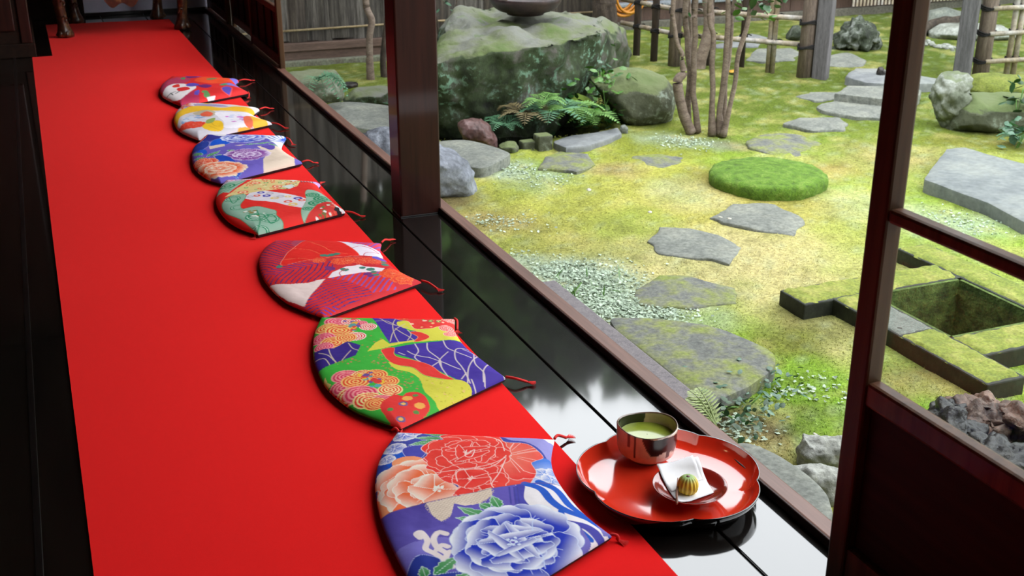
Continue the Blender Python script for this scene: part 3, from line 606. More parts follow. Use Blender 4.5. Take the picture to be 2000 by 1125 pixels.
def paint4(c):
    R4 = (236, 46, 40); GS = (158, 190, 168); GD = (34, 140, 96)
    c.fill(BIG, R4, False)
    c.fill([(180, 250), (230, 160), (340, 110), (700, 95), (660, 140), (520, 180), (300, 210)], (222, 190, 214), False)
    for i, (x, y) in enumerate(((240, 200), (300, 180), (340, 140), (420, 180), (480, 140), (560, 140), (600, 150), (420, 130), (530, 165))):
        c.disc(x, y, .014, [(90, 70, 150), (226, 70, 90), (240, 230, 240)][i % 3], (240, 220, 236), .010)
    c.fill([(140, 350), (180, 250), (300, 205), (520, 185), (300, 345), (220, 330)], GS, False)
    for r_, cc in ((.03, GD), (.022, GS), (.015, GD), (.008, GS)): c.disc(280, 255, r_, cc)
    for q in ([(180, 320), (300, 290), (420, 230), (500, 195)], [(200, 340), (330, 300)]): c.stroke(q, .004, GD)
    c.stroke([(300, 350), (480, 220), (700, 115)], .005, R4)
    poly = [(240, 400), (400, 290), (560, 195), (720, 120), (900, 105), (1060, 115), (1170, 190), (1140, 260), (1040, 300), (860, 310), (640, 340), (480, 370), (330, 380)]
    c.fill(poly, (230, 206, 140), False)
    c.dots(poly, 70, .008, [(240, 90, 60), (236, 150, 90), (120, 170, 100), (240, 220, 160)], 5, (240, 226, 170))
    for x, y in ((620, 225), (900, 135), (470, 340), (890, 270), (760, 170)): c.disc(x, y, .020, (240, 110, 80), (244, 224, 180), .013); c.disc(x, y, .007, (240, 110, 80))
    c.fill([(480, 420), (560, 350), (740, 325), (900, 350), (1100, 380), (1250, 420), (1200, 530), (1000, 500), (860, 470), (620, 450)], (232, 222, 230), False)
    for i, (x, y, r) in enumerate(((690, 350, .014), (800, 360, .015), (640, 390, .013), (860, 420, .016), (760, 390, .015), (930, 400, .015), (1020, 460, .015), (1080, 490, .017), (1140, 420, .016), (560, 400, .014), (1190, 440, .014), (1020, 400, .012))):
        c.disc(x, y, r, [(60, 56, 170), (200, 190, 200), (238, 96, 70), (236, 200, 120)][i % 4], (226, 216, 226), r*.45)
    poly = [(1230, 350), (1260, 310), (1380, 320), (1480, 360), (1600, 430), (1400, 480), (1300, 560), (1210, 640), (1180, 560), (1240, 450)]
    c.fill(poly, GS, outline=GD)
    m = c.mask(c.sm(poly, True))
    kk = c.c.copy()
    for x, y, r in ((1320, 350, .026), (1440, 390, .034), (1380, 450, .034), (1270, 520, .022)): c.seigaiha(x, y+20, r, [GD, GD, GS])
    c.c[~m] = kk[~m]
    c.fill([(1210, 650), (1320, 550), (1450, 460), (1600, 430), (1760, 520), (1560, 640), (1300, 700)], (214, 52, 48), False)
    c.dots([(1290, 620), (1560, 450), (1700, 520), (1500, 600)], 34, .006, [(240, 236, 230), (120, 110, 60), (230, 90, 70)], 6)
    c.dots([(1560, 560), (1640, 470), (1740, 510), (1640, 560)], 14, .010, [(30, 26, 30), (240, 236, 240)], 8)
    poly = [(215, 460), (330, 385), (500, 370), (490, 430), (440, 490), (470, 540), (640, 520), (860, 560), (880, 620), (960, 690), (870, 770), (680, 790), (420, 650), (260, 560)]
    c.fill(poly, (150, 186, 164), outline=GD, ow=.002); m = c.mask(c.sm(poly, True)); kk = c.c.copy()
    for x, y, r in ((340, 420, .030), (800, 660, .032), (640, 640, .04), (680, 760, .03), (420, 520, .03)):
        for f, cc in ((1, GD), (.88, (176, 204, 186)), (.74, GD), (.62, (150, 186, 164))): c.disc(x, y, r*f, cc)
    for q in ([(300, 400), (350, 470), (420, 420)], [(640, 560), (680, 680), (640, 780)], [(540, 600), (700, 640), (860, 600)], [(740, 640), (810, 610), (880, 660), (810, 700), (740, 640)]): c.stroke(q, .004, GD)
    c.dots([(480, 570), (740, 560), (760, 620), (560, 650)], 16, .008, [(236, 236, 226), (150, 130, 70), GD], 3)
    c.c[~m] = kk[~m]
    c.fill([(1010, 150), (1100, 120), (1150, 180), (1080, 210)], (226, 232, 222), False); c.fill([(940, 270), (1060, 240), (1110, 270), (1040, 300)], (222, 230, 222), False)
    c.dots([(1000, 130), (1160, 160), (1080, 290), (940, 280)], 22, .004, [(90, 110, 90), (230, 236, 230)], 5)
    c.fill([(1110, 120), (1270, 125), (1430, 170), (1420, 220), (1280, 210), (1180, 200)], (190, 176, 186), False)
    for x in range(1130, 1280, 34): c.stroke([(x, 130), (x+60, 215)], .003, (70, 60, 70))
    c.fill([(1290, 130), (1440, 170), (1420, 230), (1320, 200)], (206, 160, 226), False)
def paint5(c):
    c.fill(BIG, (108, 92, 184), False)
    c.fill([(500, 680), (640, 690), (760, 710), (640, 740), (520, 760)], (48, 50, 140)); c.fill([(590, 780), (640, 735), (760, 720), (810, 745), (740, 790), (620, 800)], (24, 86, 206), outline=(150, 180, 236))
    c.fill([(420, 700), (520, 650), (580, 660), (510, 740), (440, 770)], (232, 70, 50), outline=(246, 200, 180))
    c.fill([(400, 780), (560, 750), (580, 790), (500, 840), (400, 830)], (40, 60, 150), outline=(190, 200, 236)); c.fill([(450, 850), (540, 830), (560, 870), (470, 880)], (26, 84, 200))
    c.fill([(580, 800), (730, 782), (735, 802), (590, 830)], (226, 206, 186), False); c.fill([(820, 795), (920, 788), (880, 802)], (226, 206, 186), False)
    c.fill([(1040, 800), (1210, 790), (1280, 770), (1520, 900), (1100, 1010), (1100, 920), (1140, 870), (1080, 830)], (228, 206, 186), False)
    c.fill([(1080, 800), (1190, 785), (1210, 810), (1170, 832), (1110, 815)], (96, 76, 170)); c.fill([(1390, 875), (1520, 910), (1400, 935)], (112, 100, 190), False)
    c.fill([(560, 650), (720, 640), (740, 690), (640, 690)], (236, 230, 232)); c.stroke([(560, 655), (640, 680), (720, 650)], .004, (60, 60, 80))
    c.fill([(1040, 665), (1330, 660), (1330, 720), (1260, 790), (1160, 740)], (236, 238, 246), False)
    for k in range(5): c.stroke([(1050+k*45, 670), (1120+k*40, 720-k*6), (1210+k*22, 742-k*12), (1290+k*10, 720-k*14)], .006, (52, 84, 190))
    c.fill([(1290, 672), (1340, 672), (1320, 720)], (30, 110, 200), False)
    c.leaf((1020, 780), (1190, 750), .010); c.leaf((1150, 770), (1250, 790), .009); c.leaf((920, 790), (1050, 770), .009)
    c.peony(920, 710, .095, (36, 60, 190), (240, 242, 250), (210, 220, 250), 31, ((1.1, 11, .36), (.75, 8, .34), (.42, 6, .34)), .0016, asp=.9)
    for a, b in (((560, 900), (690, 845)), ((520, 880), (420, 850)), ((560, 920), (430, 900)), ((640, 910), (700, 880)), ((830, 850), (750, 850)), ((810, 900), (740, 900))): c.leaf(a, b, .014)
    c.peony(940, 880, .085, (130, 50, 150), (232, 214, 240), (240, 226, 246), 33, ((1.1, 9, .4), (.7, 7, .36), (.36, 5, .34)), .0016, asp=.85)
    c.fill([(640, 900), (720, 890), (800, 920), (830, 960), (700, 950)], (28, 70, 180)); c.fill([(800, 1000), (870, 985), (890, 1030), (840, 1060), (790, 1050)], (22, 76, 180), outline=(150, 180, 230))
    c.peony(530, 950, .055, (226, 60, 40), (244, 150, 110), (250, 206, 180), 35, ((1, 9, .4), (.6, 6, .4)), .0014)
    c.peony(690, 1010, .085, (236, 100, 50), (248, 226, 200), (250, 232, 214), 36, ((1.1, 11, .36), (.75, 8, .34), (.42, 6, .34)), .0014)
def paint6(c):
    c.fill(BIG, (214, 206, 214), False)
    c.fill([(270, 420), (420, 350), (560, 350), (460, 380), (300, 440)], (226, 120, 100)); c.dots([(280, 400), (520, 350), (460, 430), (300, 440)], 26, .012, [(236, 226, 226), (130, 150, 196), (226, 84, 60), (90, 110, 170)], 3)
    c.fill([(440, 390), (560, 385), (720, 400), (760, 415), (600, 415), (460, 410)], (162, 150, 186)); c.fill([(560, 345), (760, 345), (1060, 410), (1000, 420), (820, 400), (640, 360)], (240, 236, 236), False)
    c.peony(710, 352, .06, (232, 80, 60), (240, 120, 100), (246, 180, 160), 3, ((1, 14, .2),), .001); c.fill([(540, 355), (600, 370), (560, 385), (520, 370)], (236, 190, 70))
    c.fill([(800, 395), (900, 395), (1000, 440), (900, 430), (820, 410)], (222, 206, 192))
    c.fill([(240, 500), (300, 450), (480, 405), (700, 425), (820, 412), (1000, 430), (1000, 465), (820, 460), (620, 462), (430, 470), (310, 510), (270, 580)], (240, 186, 50))
    c.fill([(430, 480), (560, 455), (650, 480), (600, 520), (500, 510)], (190, 176, 150)); c.fill([(500, 490), (560, 470), (620, 490), (590, 515), (520, 512)], (234, 100, 70))
    c.fill([(640, 480), (860, 470), (1000, 480), (1140, 540), (960, 580), (740, 610), (720, 560)], (240, 232, 240)); c.dots([(740, 500), (900, 500), (960, 560), (800, 580)], 30, .012, [(214, 120, 206), (240, 232, 244), (200, 206, 236)], 7)
    c.dots([(320, 540), (440, 490), (560, 520), (500, 560), (340, 580)], 34, .012, [(130, 160, 206), (214, 220, 236), (170, 186, 210)], 8)
    c.peony(430, 590, .062, (222, 50, 36), (238, 84, 60), (240, 120, 90), 4, ((1, 16, .2), (.7, 12, .2), (.4, 8, .2)), .0008)
    c.fill([(520, 600), (600, 560), (700, 560), (716, 620), (620, 640), (540, 630)], (240, 190, 40)); c.fill([(560, 550), (640, 530), (620, 570), (560, 580)], (150, 170, 90))
    c.fill([(960, 510), (1060, 520), (1140, 550), (1000, 575)], (240, 186, 60)); c.fill([(910, 520), (970, 510), (1000, 570), (930, 580)], (236, 110, 80)); c.fill([(860, 600), (1000, 580), (1060, 590), (880, 640)], (240, 170, 60))
    for q in ([(600, 570), (640, 600), (690, 600)], [(580, 600), (640, 620), (700, 630)]): c.stroke(q, .003, (200, 150, 40))
def paint7(c):
    R7 = (222, 46, 46); VI = (96, 76, 178)
    c.fill(BIG, R7, False)
    c.stripes([(100, 170), (330, 130), (400, 160), (200, 260), (120, 250)], 1.0, .014, .4, (150, 70, 120), (206, 56, 70))
    c.fill([(220, 105), (320, 85), (440, 85), (430, 105), (330, 110)], (238, 230, 230)); c.stroke([(330, 95), (430, 100)], .006, (60, 90, 70)); c.fill([(350, 115), (440, 95), (560, 85), (520, 120), (420, 132)], VI); c.fill([(360, 125), (450, 110), (470, 130), (400, 140)], (110, 40, 110))
    c.fill([(440, 160), (560, 120), (760, 110), (860, 150), (700, 190), (520, 190)], (240, 80, 44)); c.fill([(560, 150), (650, 138), (640, 152), (580, 160)], (110, 140, 90)); c.fill([(310, 140), (350, 132), (350, 150), (320, 152)], (90, 140, 90))
    c.fill([(740, 115), (840, 130), (860, 160), (820, 165)], (120, 110, 200)); c.fill([(690, 200), (780, 185), (880, 220), (760, 210)], (130, 120, 200)); c.fill([(680, 205), (740, 190), (760, 200), (720, 212)], (90, 150, 100))
    c.fill([(130, 280), (200, 210), (330, 195), (460, 230), (380, 290), (300, 340), (160, 310)], (238, 226, 226)); c.fill([(280, 240), (360, 225), (400, 250), (330, 270), (280, 262)], (228, 50, 50)); c.fill([(230, 215), (290, 200), (300, 225), (250, 230)], (230, 60, 50))
    for q in ([(180, 300), (230, 280), (270, 270)], [(210, 280), (240, 300)], [(260, 290), (300, 270)]): c.stroke(q, .006, (40, 60, 50))
    c.fill([(360, 205), (420, 190), (490, 205), (440, 225), (380, 222)], VI); c.fill([(480, 215), (560, 205), (610, 220), (560, 240), (490, 230)], (112, 40, 110)); c.fill([(700, 240), (740, 220), (800, 235), (780, 275), (720, 268)], VI, outline=(236, 90, 90), ow=.006)
    c.stripes([(300, 350), (400, 280), (470, 270), (480, 340), (330, 370)], .4, .012, .4, (150, 50, 110), (200, 48, 60)); c.fill([(450, 270), (490, 260), (480, 300), (440, 295)], VI); c.fill([(510, 270), (560, 260), (590, 300), (540, 310)], (100, 150, 90)); c.fill([(480, 290), (530, 280), (520, 310)], (226, 50, 60)); c.fill([(560, 310), (640, 295), (600, 320)], (238, 230, 236))
z1, z2, z3, z4, z5 = (700, 780, 3.26), (580, 580, 4.167), (480, 440, 5.), (400, 330, 6.25), (290, 130, 4.89)
cushion(z1, (776, 840), [(748, 880), (735, 915), (733, 958), (748, 1025), (788, 1110), (832, 1180)], (890, 1232), (1195, 1042), [(1077, 898), (1093, 940), (1138, 996)], (1083, 855), 340, 300, paint1, 'nearest cushion printed with big red and blue peonies, lying beside the lacquer tray', [((1083, 857), (1106, 855)), ((1193, 1044), (1208, 1056)), ((778, 842), (766, 840))], 1)
cushion(z2, (627, 617), [(613, 650), (611, 690), (620, 722), (640, 757), (683, 793), (735, 816)], (783, 832), (988, 735), [(890, 645), (909, 674), (940, 698)], (888, 621), 300, 240, paint2, 'green, yellow and purple cushion with fan-shaped red wave discs, second from the tray', [((888, 622), (893, 645)), ((988, 736), (1030, 746)), ((783, 830), (782, 848)), ((628, 618), (618, 620))], 2)
cushion(z3, (540, 467), [(517, 482), (506, 502), (509, 528), (522, 553), (554, 584), (594, 603)], (633, 617), (823, 548), [(744, 492), (768, 520), (795, 535)], (745, 474), 240, 190, paint3, 'red and white cushion with violet feather stripes, third from the tray', [((745, 474), (762, 469)), ((823, 548), (854, 564)), ((633, 616), (622, 621))], 3, topb=.012)
cushion(z4, (441, 352), [(425, 373), (422, 395), (437, 421), (464, 441)], (504, 455), (674, 412), [(624, 367), (650, 394)], (626, 359), 210, 170, paint4, 'red cushion with jade green medallions and a cream flowered band, middle of the row', [((626, 360), (629, 357)), ((674, 413), (702, 421)), ((504, 455), (499, 463))], 4, hgt=.046, topb=.03)
cushion(z5, (404, 263), [(380, 285), (374, 303), (381, 328), (405, 347)], (431, 355), (590, 316), [(550, 288), (566, 303)], (559, 268), 190, 150, paint5, 'purple cushion with blue and lilac peonies and a cream patch, third from the carved table', [((559, 269), (571, 281)), ((590, 316), (612, 318))], 5, hgt=.046, topb=.012)
cushion(z5, (375, 202), [(349, 212), (339, 232), (347, 251), (367, 263)], (388, 271), (531, 240), [(494, 224), (510, 233)], (507, 213), 160, 120, paint6, 'yellow and white cushion with a red chrysanthemum, second from the carved table', [((507, 213), (527, 212)), ((531, 240), (555, 249))], 6, hgt=.046, topb=.03)
cushion(z5, (335, 150), [(316, 165), (312, 178), (321, 190)], (353, 205), (485, 180), [(460, 164), (470, 172)], (467, 157), 140, 100, paint7, 'red cushion with violet and white blossoms, farthest one near the carved table', [((467, 157), (490, 157)), ((485, 180), (486, 190))], 7, hgt=.046, topb=.03)
# ================================================================ tray with tea and sweet
m_lred = M('red_lacquer', [(212, 46, 26), (220, 54, 30)], 4, .12, 0, coat=1., ior=1.6)
m_lblack = M('black_lacquer', [(8, 7, 8), (10, 9, 9)], 4, .1, 0, coat=1.)
def lathe(prof, cx, cy, n=64, rf=None, ox=None, cap0=True, cap1=False):
    V = []; F = []
    for i, (rr, z) in enumerate(prof):
        for k in range(n):
            t = 2*math.pi*k/n; q, dz = rf(t, i, rr) if rf else (rr, 0)
            V.append((cx+q*math.cos(t), cy+q*math.sin(t), z+dz))
    for i in range(len(prof)-1):
        for k in range(n): F.append((i*n+k, i*n+(k+1) % n, (i+1)*n+(k+1) % n, (i+1)*n+k))
    if cap0: F.append(tuple(range(n))[::-1])
    if cap1: F.append(tuple((len(prof)-1)*n+k for k in range(n)))
    return V, F
TX, TY = 1.078, 1.770
def lobe(t):
    a = (t-math.radians(-33)) % (2*math.pi/5); u = a/(2*math.pi/5)          # 0..1 between two notches
    return .174+.017*abs(math.sin(math.pi*u))**.6
def trf(t, i, rr):
    k = min(1., max(0., (rr-.5)/.5)); return (lobe(t)*k+.17*(1-k))*rr, 0
tray = thing('lacquer_tray', (TX, TY, 0), 'flower-shaped lacquer tray, red inside and black outside, beside the nearest cushion', 'tray')
inner = [(.02, .0095), (.3, .0095), (.6, .0095), (.8, .0105), (.88, .0145), (.94, .022), (.975, .034), (.992, .0405)]
V, F = lathe(inner, TX, TY, 200, trf, cap0=True); F[-1] = F[-1][::-1]; mesh('inside', V, F, m_lred, tray)
outer = [(.02, .003), (.78, .003), (.80, 0), (.84, 0), (.89, .006), (.95, .017), (.99, .030), (1.004, .039), (1.0, .0415), (.992, .0405)]
V, F = lathe(outer, TX, TY, 200, trf); mesh('outside', V, F, m_lblack, tray)
# tea bowl
BX, BY = 1.086, 1.882
def brf(t, i, rr):
    pinch = 1+.06*math.cos(2*(t-math.radians(-38)))+.012*math.sin(3*t)
    k = min(1, i/8.); q = rr*(1+(pinch-1)*k)
    dip = (-.007*math.exp(-((t-math.radians(215)+math.pi) % (2*math.pi)-math.pi)**2/.5)+.003*math.cos(2*t))*max(0, (i-5)/7.) if i < 13 else 0
    if i >= 13: dip = (-.007*math.exp(-((t-math.radians(215)+math.pi) % (2*math.pi)-math.pi)**2/.5)+.003*math.cos(2*t))*max(0, (18-i)/6.)
    return q, dip
Z0 = .0095
bo = [(.020, 0), (.030, 0), (.031, .006), (.037, .009), (.048, .014), (.056, .022), (.0595, .034), (.0605, .048), (.0605, .06), (.0605, .070), (.061, .078), (.0612, .083), (.060, .0855)]
bi = [(.0575, .084), (.057, .078), (.056, .06), (.054, .04), (.048, .024), (.03, .016), (.004, .014)]
bowl = thing('tea_bowl', (BX, BY, Z0), 'cream and brown glazed tea bowl of green tea on the red tray', 'bowl')
m_glaze = vcolmat('glazed_stoneware', 'print', rough=.3, fine=.12, finescale=90, bmp=.08, coat=.7, bdist=.002)
prof = [(r_, z+Z0) for r_, z in bo+bi]; V, F = lathe(prof, BX, BY, 120, brf, cap0=True); F.append(tuple((len(prof)-1)*120+k for k in range(120)))
# denser rows for the painted glaze
def dense(prof, m):
    out = []
    for a, b in zip(prof[:-1], prof[1:]):
        for k in range(m): out.append((a[0]+(b[0]-a[0])*k/m, a[1]+(b[1]-a[1])*k/m))
    return out+[prof[-1]]
ms = 4; pd = dense(prof, ms)
V, F = lathe(pd, BX, BY, 160, lambda t, i, rr: brf(t, i/ms, rr), cap0=True); F.append(tuple((len(pd)-1)*160+k for k in range(160)))
body = mesh('body', V, F, m_glaze, bowl)
cols = []
for i in range(len(pd)):
    for k in range(160):
        t = (360*k/160) % 360; z = V[i*160+k][2]-Z0; row = i/ms
        nz = mnoise.noise(Vector((math.cos(math.radians(t))*2, math.sin(math.radians(t))*2, z*30)))
        if row < 11.6:
            c = (204, 160, 122) if t > 150 and t < 262 else (226, 212, 196)
            c = tuple(c[j]+(10 if nz > 0 else -8)*abs(nz) for j in range(3))
            # dark poured glaze on the near side with drips
            d = abs((t-282+180) % 360-180); lim = .034+.012*math.cos(math.radians((t-282)*5))-(.016 if abs((t-287+180) % 360-180) < 4 else 0)+d*d*.000016
            if z > lim and d < 52 and z < .077+nz*.004: c = (34, 24, 24)
            dl = abs((t-215+180) % 360-180)
            if dl < 2.2 and z > .030: c = (44, 30, 26)
            if 196 < t < 204 and z > .05: c = (90, 50, 34)
            if z < .008: c = (120, 84, 60)
        elif row < 13.2: c = (104, 76, 58)
        else:
            c = (208, 178, 132)
            d = abs((t-118+180) % 360-180)
            if d < 52+nz*8 and z > .062-(52-d)*.0006: c = (34, 38, 26)
            elif t > 150 and t < 260: c = (190, 190, 176)
        cols.append(lin(c))
setcol(body, np.array(cols))
m_tea = M('green_tea', [(126, 140, 40), (148, 160, 60)], 30, .15, .05, .002, coat=.4)
V, F = lathe([(.001, .060), (.03, .060), (.052, .0600), (.0555, .0608)], BX, BY, 64, lambda t, i, rr: (rr*(1+.05*math.cos(2*(t-math.radians(-38)))), Z0), cap0=True); F[-1] = F[-1][::-1]
mesh('tea', V, F, m_tea, bowl)
# small dish, paper, sweet, pick
DX, DY = 1.092, 1.712
dish = thing('sweet_dish', (DX, DY, Z0), 'small round dark red lacquer dish holding white paper and a sweet', 'dish')
m_dred = M('dark_red_lacquer', [(120, 24, 18), (136, 30, 22)], 4, .14, 0, coat=1.)
pr = [(.030, 0), (.032, 0), (.033, .009), (.05, .014), (.066, .022), (.0745, .0305), (.0750, .0318), (.0738, .0320), (.064, .0245), (.045, .0175), (.02, .0160), (.002, .0158)]
V, F = lathe([(r_, z+Z0) for r_, z in pr], DX, DY, 96); F.append(tuple(11*96+k for k in range(96))); mesh('body', V, F, m_dred, dish)
def dz(x, y):
    r_ = math.hypot(x-DX, y-DY); return Z0+np.interp(r_, [0, .02, .045, .064, .0738, .09], [.0162, .0165, .0182, .0254, .0330, .040])
m_pap = M('white_paper', [(232, 230, 232), (240, 238, 240)], 40, .8, .05, gain=.92)
def paper(name, cor, lift, nn=14):
    V = []; F = []
    for s_ in (0, 1):
        for j in range(nn+1):
            for i in range(nn+1):
                u = i/nn; v = j/nn; q = (cor[0]*(1-u)+cor[1]*u)*(1-v)+(cor[3]*(1-u)+cor[2]*u)*v
                zc = max(dz(q.x, q.y), Z0+.0185)+lift-(s_*.0006); V.append((q.x, q.y, zc))
    k = (nn+1)**2
    for j in range(nn):
        for i in range(nn):
            a = j*(nn+1)+i; F += [(a, a+1, a+nn+2, a+nn+1), (k+a, k+a+nn+1, k+a+nn+2, k+a+1)]
    rim = [i for i in range(nn+1)]+[j*(nn+1)+nn for j in range(1, nn+1)]+[nn*(nn+1)+i for i in range(nn-1, -1, -1)]+[j*(nn+1) for j in range(nn-1, 0, -1)]
    for a, b in zip(rim, rim[1:]+rim[:1]): F.append((b, a, a+k, b+k))
    return V, F
cor = [P(1284, 914, .040), P(1362, 904, .036), P(1394, 962, .030), P(1326, 981, .036)]
V, F = paper('a', cor, .0016); pa = mesh('folded_paper', V, F, m_pap); tag(pa, 'folded sheet of white paper on the small red dish', 'paper')
cor2 = [P(1282, 915, .040), P(1352, 901, .038), P(1372, 935, .032), P(1312, 958, .034)]
V, F = paper('b', cor2, .0026); LOC['_'] = LOC[pa.name]; mesh('fold', V, F, m_pap, pa)
sw = P(1343, 958, .032); SX, SY = sw.x, sw.y; SZ = Z0+.0195
def srf(t, i, rr): return rr*(1+.055*math.cos(14*t))*(1+.02*math.sin(t*3)), 0
spf = [(.006, .0), (.014, .0), (.0185, .005), (.0205, .012), (.020, .020), (.0175, .028), (.013, .0335), (.008, .036), (.003, .0355)]
sweet = thing('wagashi_sweet', (SX, SY, SZ), 'ridged yellow bean-paste sweet with a green top on white paper', 'sweet')
V, F = lathe([(r_, z+SZ) for r_, z in spf], SX, SY, 112, srf); F.append(tuple(8*112+k for k in range(112)))
m_sw = vcolmat('bean_paste', 'print', rough=.5, fine=.15, finescale=160, bmp=.3, bdist=.002)
bd = mesh('body', V, F, m_sw, sweet)
cols = []
for i in range(9):
    for k in range(112):
        g_ = np.clip((spf[i][1]-.027)/.008, 0, 1); ridge = .5+.5*math.cos(14*2*math.pi*k/112)
        c = np.array(lin((240, 204, 60)))*(.78+.22*ridge); c = c*(1-g_)+np.array(lin((140, 168, 96)))*g_; cols.append(c)
setcol(bd, np.array(cols))
V, F = lathe([(.001, .0375), (.003, .037), (.004, .0358), (.0035, .0345)], SX-.001, SY, 10); V = [(a, b, c+SZ) for a, b, c in V]; mesh('red_bean', V, F, M('red_bean_skin', [(84, 40, 46), (110, 60, 66)], 60, .3, .1), sweet)
pk = tube('wooden_pick', [P(1322, 984, Z0+.0350), P(1322, 960, Z0+.030), P(1324, 934, Z0+.030)], [.0024, .0022, .0012], M('dark_pick_wood', [(96, 54, 38), (150, 100, 72)], 80, .5, .2), n=8)
tag(pk, 'thin dark wooden pick resting against the yellow sweet', 'pick')
# ================================================================ the garden
GG = .52
def MG(name, cols, scale=8., rough=.85, bmp=.5, bdist=.02, **k): return M(name, cols, scale, rough, bmp, bdist, gain=k.pop('gain', GG), fine=k.pop('fine', .4), **k)
def inpoly(X, Y, poly):
    r_ = np.zeros(X.shape, bool); j = len(poly)-1
    for i in range(len(poly)):
        xi, yi = poly[i][0], poly[i][1]; xj, yj = poly[j][0], poly[j][1]
        if yi != yj: r_ ^= ((yi > Y) != (yj > Y)) & (X < (xj-xi)*(Y-yi)/(yj-yi)+xi)
        j = i
    return r_
GR, OL, BG, TAN, LI, BR, DK = (162, 192, 70), (122, 138, 46), (142, 184, 56), (222, 208, 148), (196, 214, 188), (122, 102, 78), (62, 64, 38)
YG = (204, 204, 96)
# patches of the moss: position in the garden (taken from the picture), radius in metres, colour, strength
BLOBS = [(1230, 480, .5, TAN, .5), (1600, 500, .6, TAN, .45), (1290, 385, .45, (212, 196, 116), .6), (1420, 530, .45, TAN, .7), (1480, 480, .35, TAN, .7), (1560, 590, .3, TAN, .6),
  (1050, 420, .6, (190, 182, 96), .45), (1000, 400, .5, YG, .5), (960, 430, .25, (172, 150, 98), .8), (880, 385, .22, BR, .8), (1150, 380, .5, YG, .5), (1120, 470, .4, (186, 180, 92), .5),
  (1560, 760, .5, BG, .8), (1600, 800, .35, BG, .8), (1450, 640, .3, BG, .6), (1640, 700, .3, BG, .6), (1250, 430, .25, GR, .5), (1430, 300, .3, GR, .4), (1240, 290, .3, (158, 170, 50), .6),
  (1420, 200, .7, (128, 150, 44), .8), (1300, 275, .4, (150, 164, 50), .6), (1550, 200, .8, (132, 156, 50), .7), (1650, 260, .7, (150, 172, 62), .6), (1500, 150, .7, OL, .8), (1650, 130, 1.2, (116, 134, 38), .8), (1760, 120, 1.5, OL, .7), (1850, 300, .5, GR, .5), (1800, 380, .5, GR, .5),
  (1700, 320, .5, (198, 190, 120), .5), (1760, 300, .35, (214, 190, 130), .7), (1900, 270, .35, (160, 136, 60), .7), (1880, 430, .3, LI, .45), (1830, 430, .25, LI, .4),
  (1150, 545, .34, LI, .95), (1180, 590, .3, LI, .95), (1120, 520, .2, LI, .8), (1240, 610, .2, LI, .8), (1310, 600, .2, LI, .6), (1010, 325, .2, LI, .8), (1060, 345, .2, LI, .5), (1340, 275, .22, LI, .8), (1400, 280, .2, (160, 150, 130), .7), (1680, 400, .3, LI, .4), (1330, 370, .25, LI, .35),
  (1210, 325, .2, (186, 160, 112), .8), (1400, 345, .2, (168, 140, 84), .6), (1500, 385, .4, (196, 172, 96), .6), (1620, 330, .2, (186, 150, 90), .6),
  (1550, 640, .2, (130, 110, 60), .7), (1500, 830, .2, BR, .4), (1440, 800, .16, DK, .8), (1420, 830, .16, BR, .8), (1400, 860, .2, BR, .8), (1480, 890, .16, (120, 106, 56), .7), (1780, 740, .2, (150, 130, 90), .8), (1680, 660, .16, TAN, .5), (1800, 770, .18, (190, 176, 100), .7), (1650, 620, .16, BR, .5),
  (640, 130, .7, (122, 122, 36), .9), (700, 150, .5, (104, 108, 38), .8), (1230, 120, .8, (96, 110, 40), .8), (1300, 150, .6, (104, 120, 42), .8), (1380, 110, .8, (110, 130, 44), .8), (1500, 90, 1, (112, 132, 46), .8), (1640, 30, 2, (92, 100, 52), .8), (1930, 150, .8, (140, 148, 48), .7), (1900, 90, 1.2, (110, 134, 52), .7), (900, 310, .25, (140, 130, 80), .5)]
_b = [(P(x, y, GZ), r_, np.array(lin(c)), s_) for x, y, r_, c, s_ in BLOBS]
def mosscol(X, Y):
    n = fbm(X, Y, 1.6, 3, 5)[:, None]; n2 = fbm(X, Y, 7, 9, 4)[:, None]; n3 = fbm(X, Y, 30, 5, 3)[:, None]
    def L_(c): return np.array(lin(c))
    c = L_(YG)*(1-np.clip((n-.35)*3.2, 0, 1))+L_(GR)*np.clip((n-.35)*3.2, 0, 1)
    wx = (fbm(X, Y, 3, 21, 4)-.5)*.5; wy = (fbm(X, Y, 3, 31, 4)-.5)*.5
    for p, r_, cc, s_ in _b:
        d = np.hypot(X+wx-p.x, Y+wy-p.y)/r_; k = (s_*np.clip(1.25-d, 0, 1)**.8)[:, None]
        k = np.clip(k*(.45+1.1*n2), 0, 1); c = c*(1-k)+cc*k
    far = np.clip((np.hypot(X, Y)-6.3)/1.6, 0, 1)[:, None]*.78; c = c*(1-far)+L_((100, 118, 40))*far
    t = np.clip((n2-.52)*5, 0, 1)*.45; c = c*(1-t)+L_((206, 194, 124))*t
    t = np.clip((n3-.60)*7, 0, 1)*.35; c = c*(1-t)+L_((186, 200, 160))*t
    t = np.clip((.38-n3)*6, 0, 1)*.35; c = c*(1-t)+L_((86, 84, 40))*t
    return c*(.84+.6*n2)
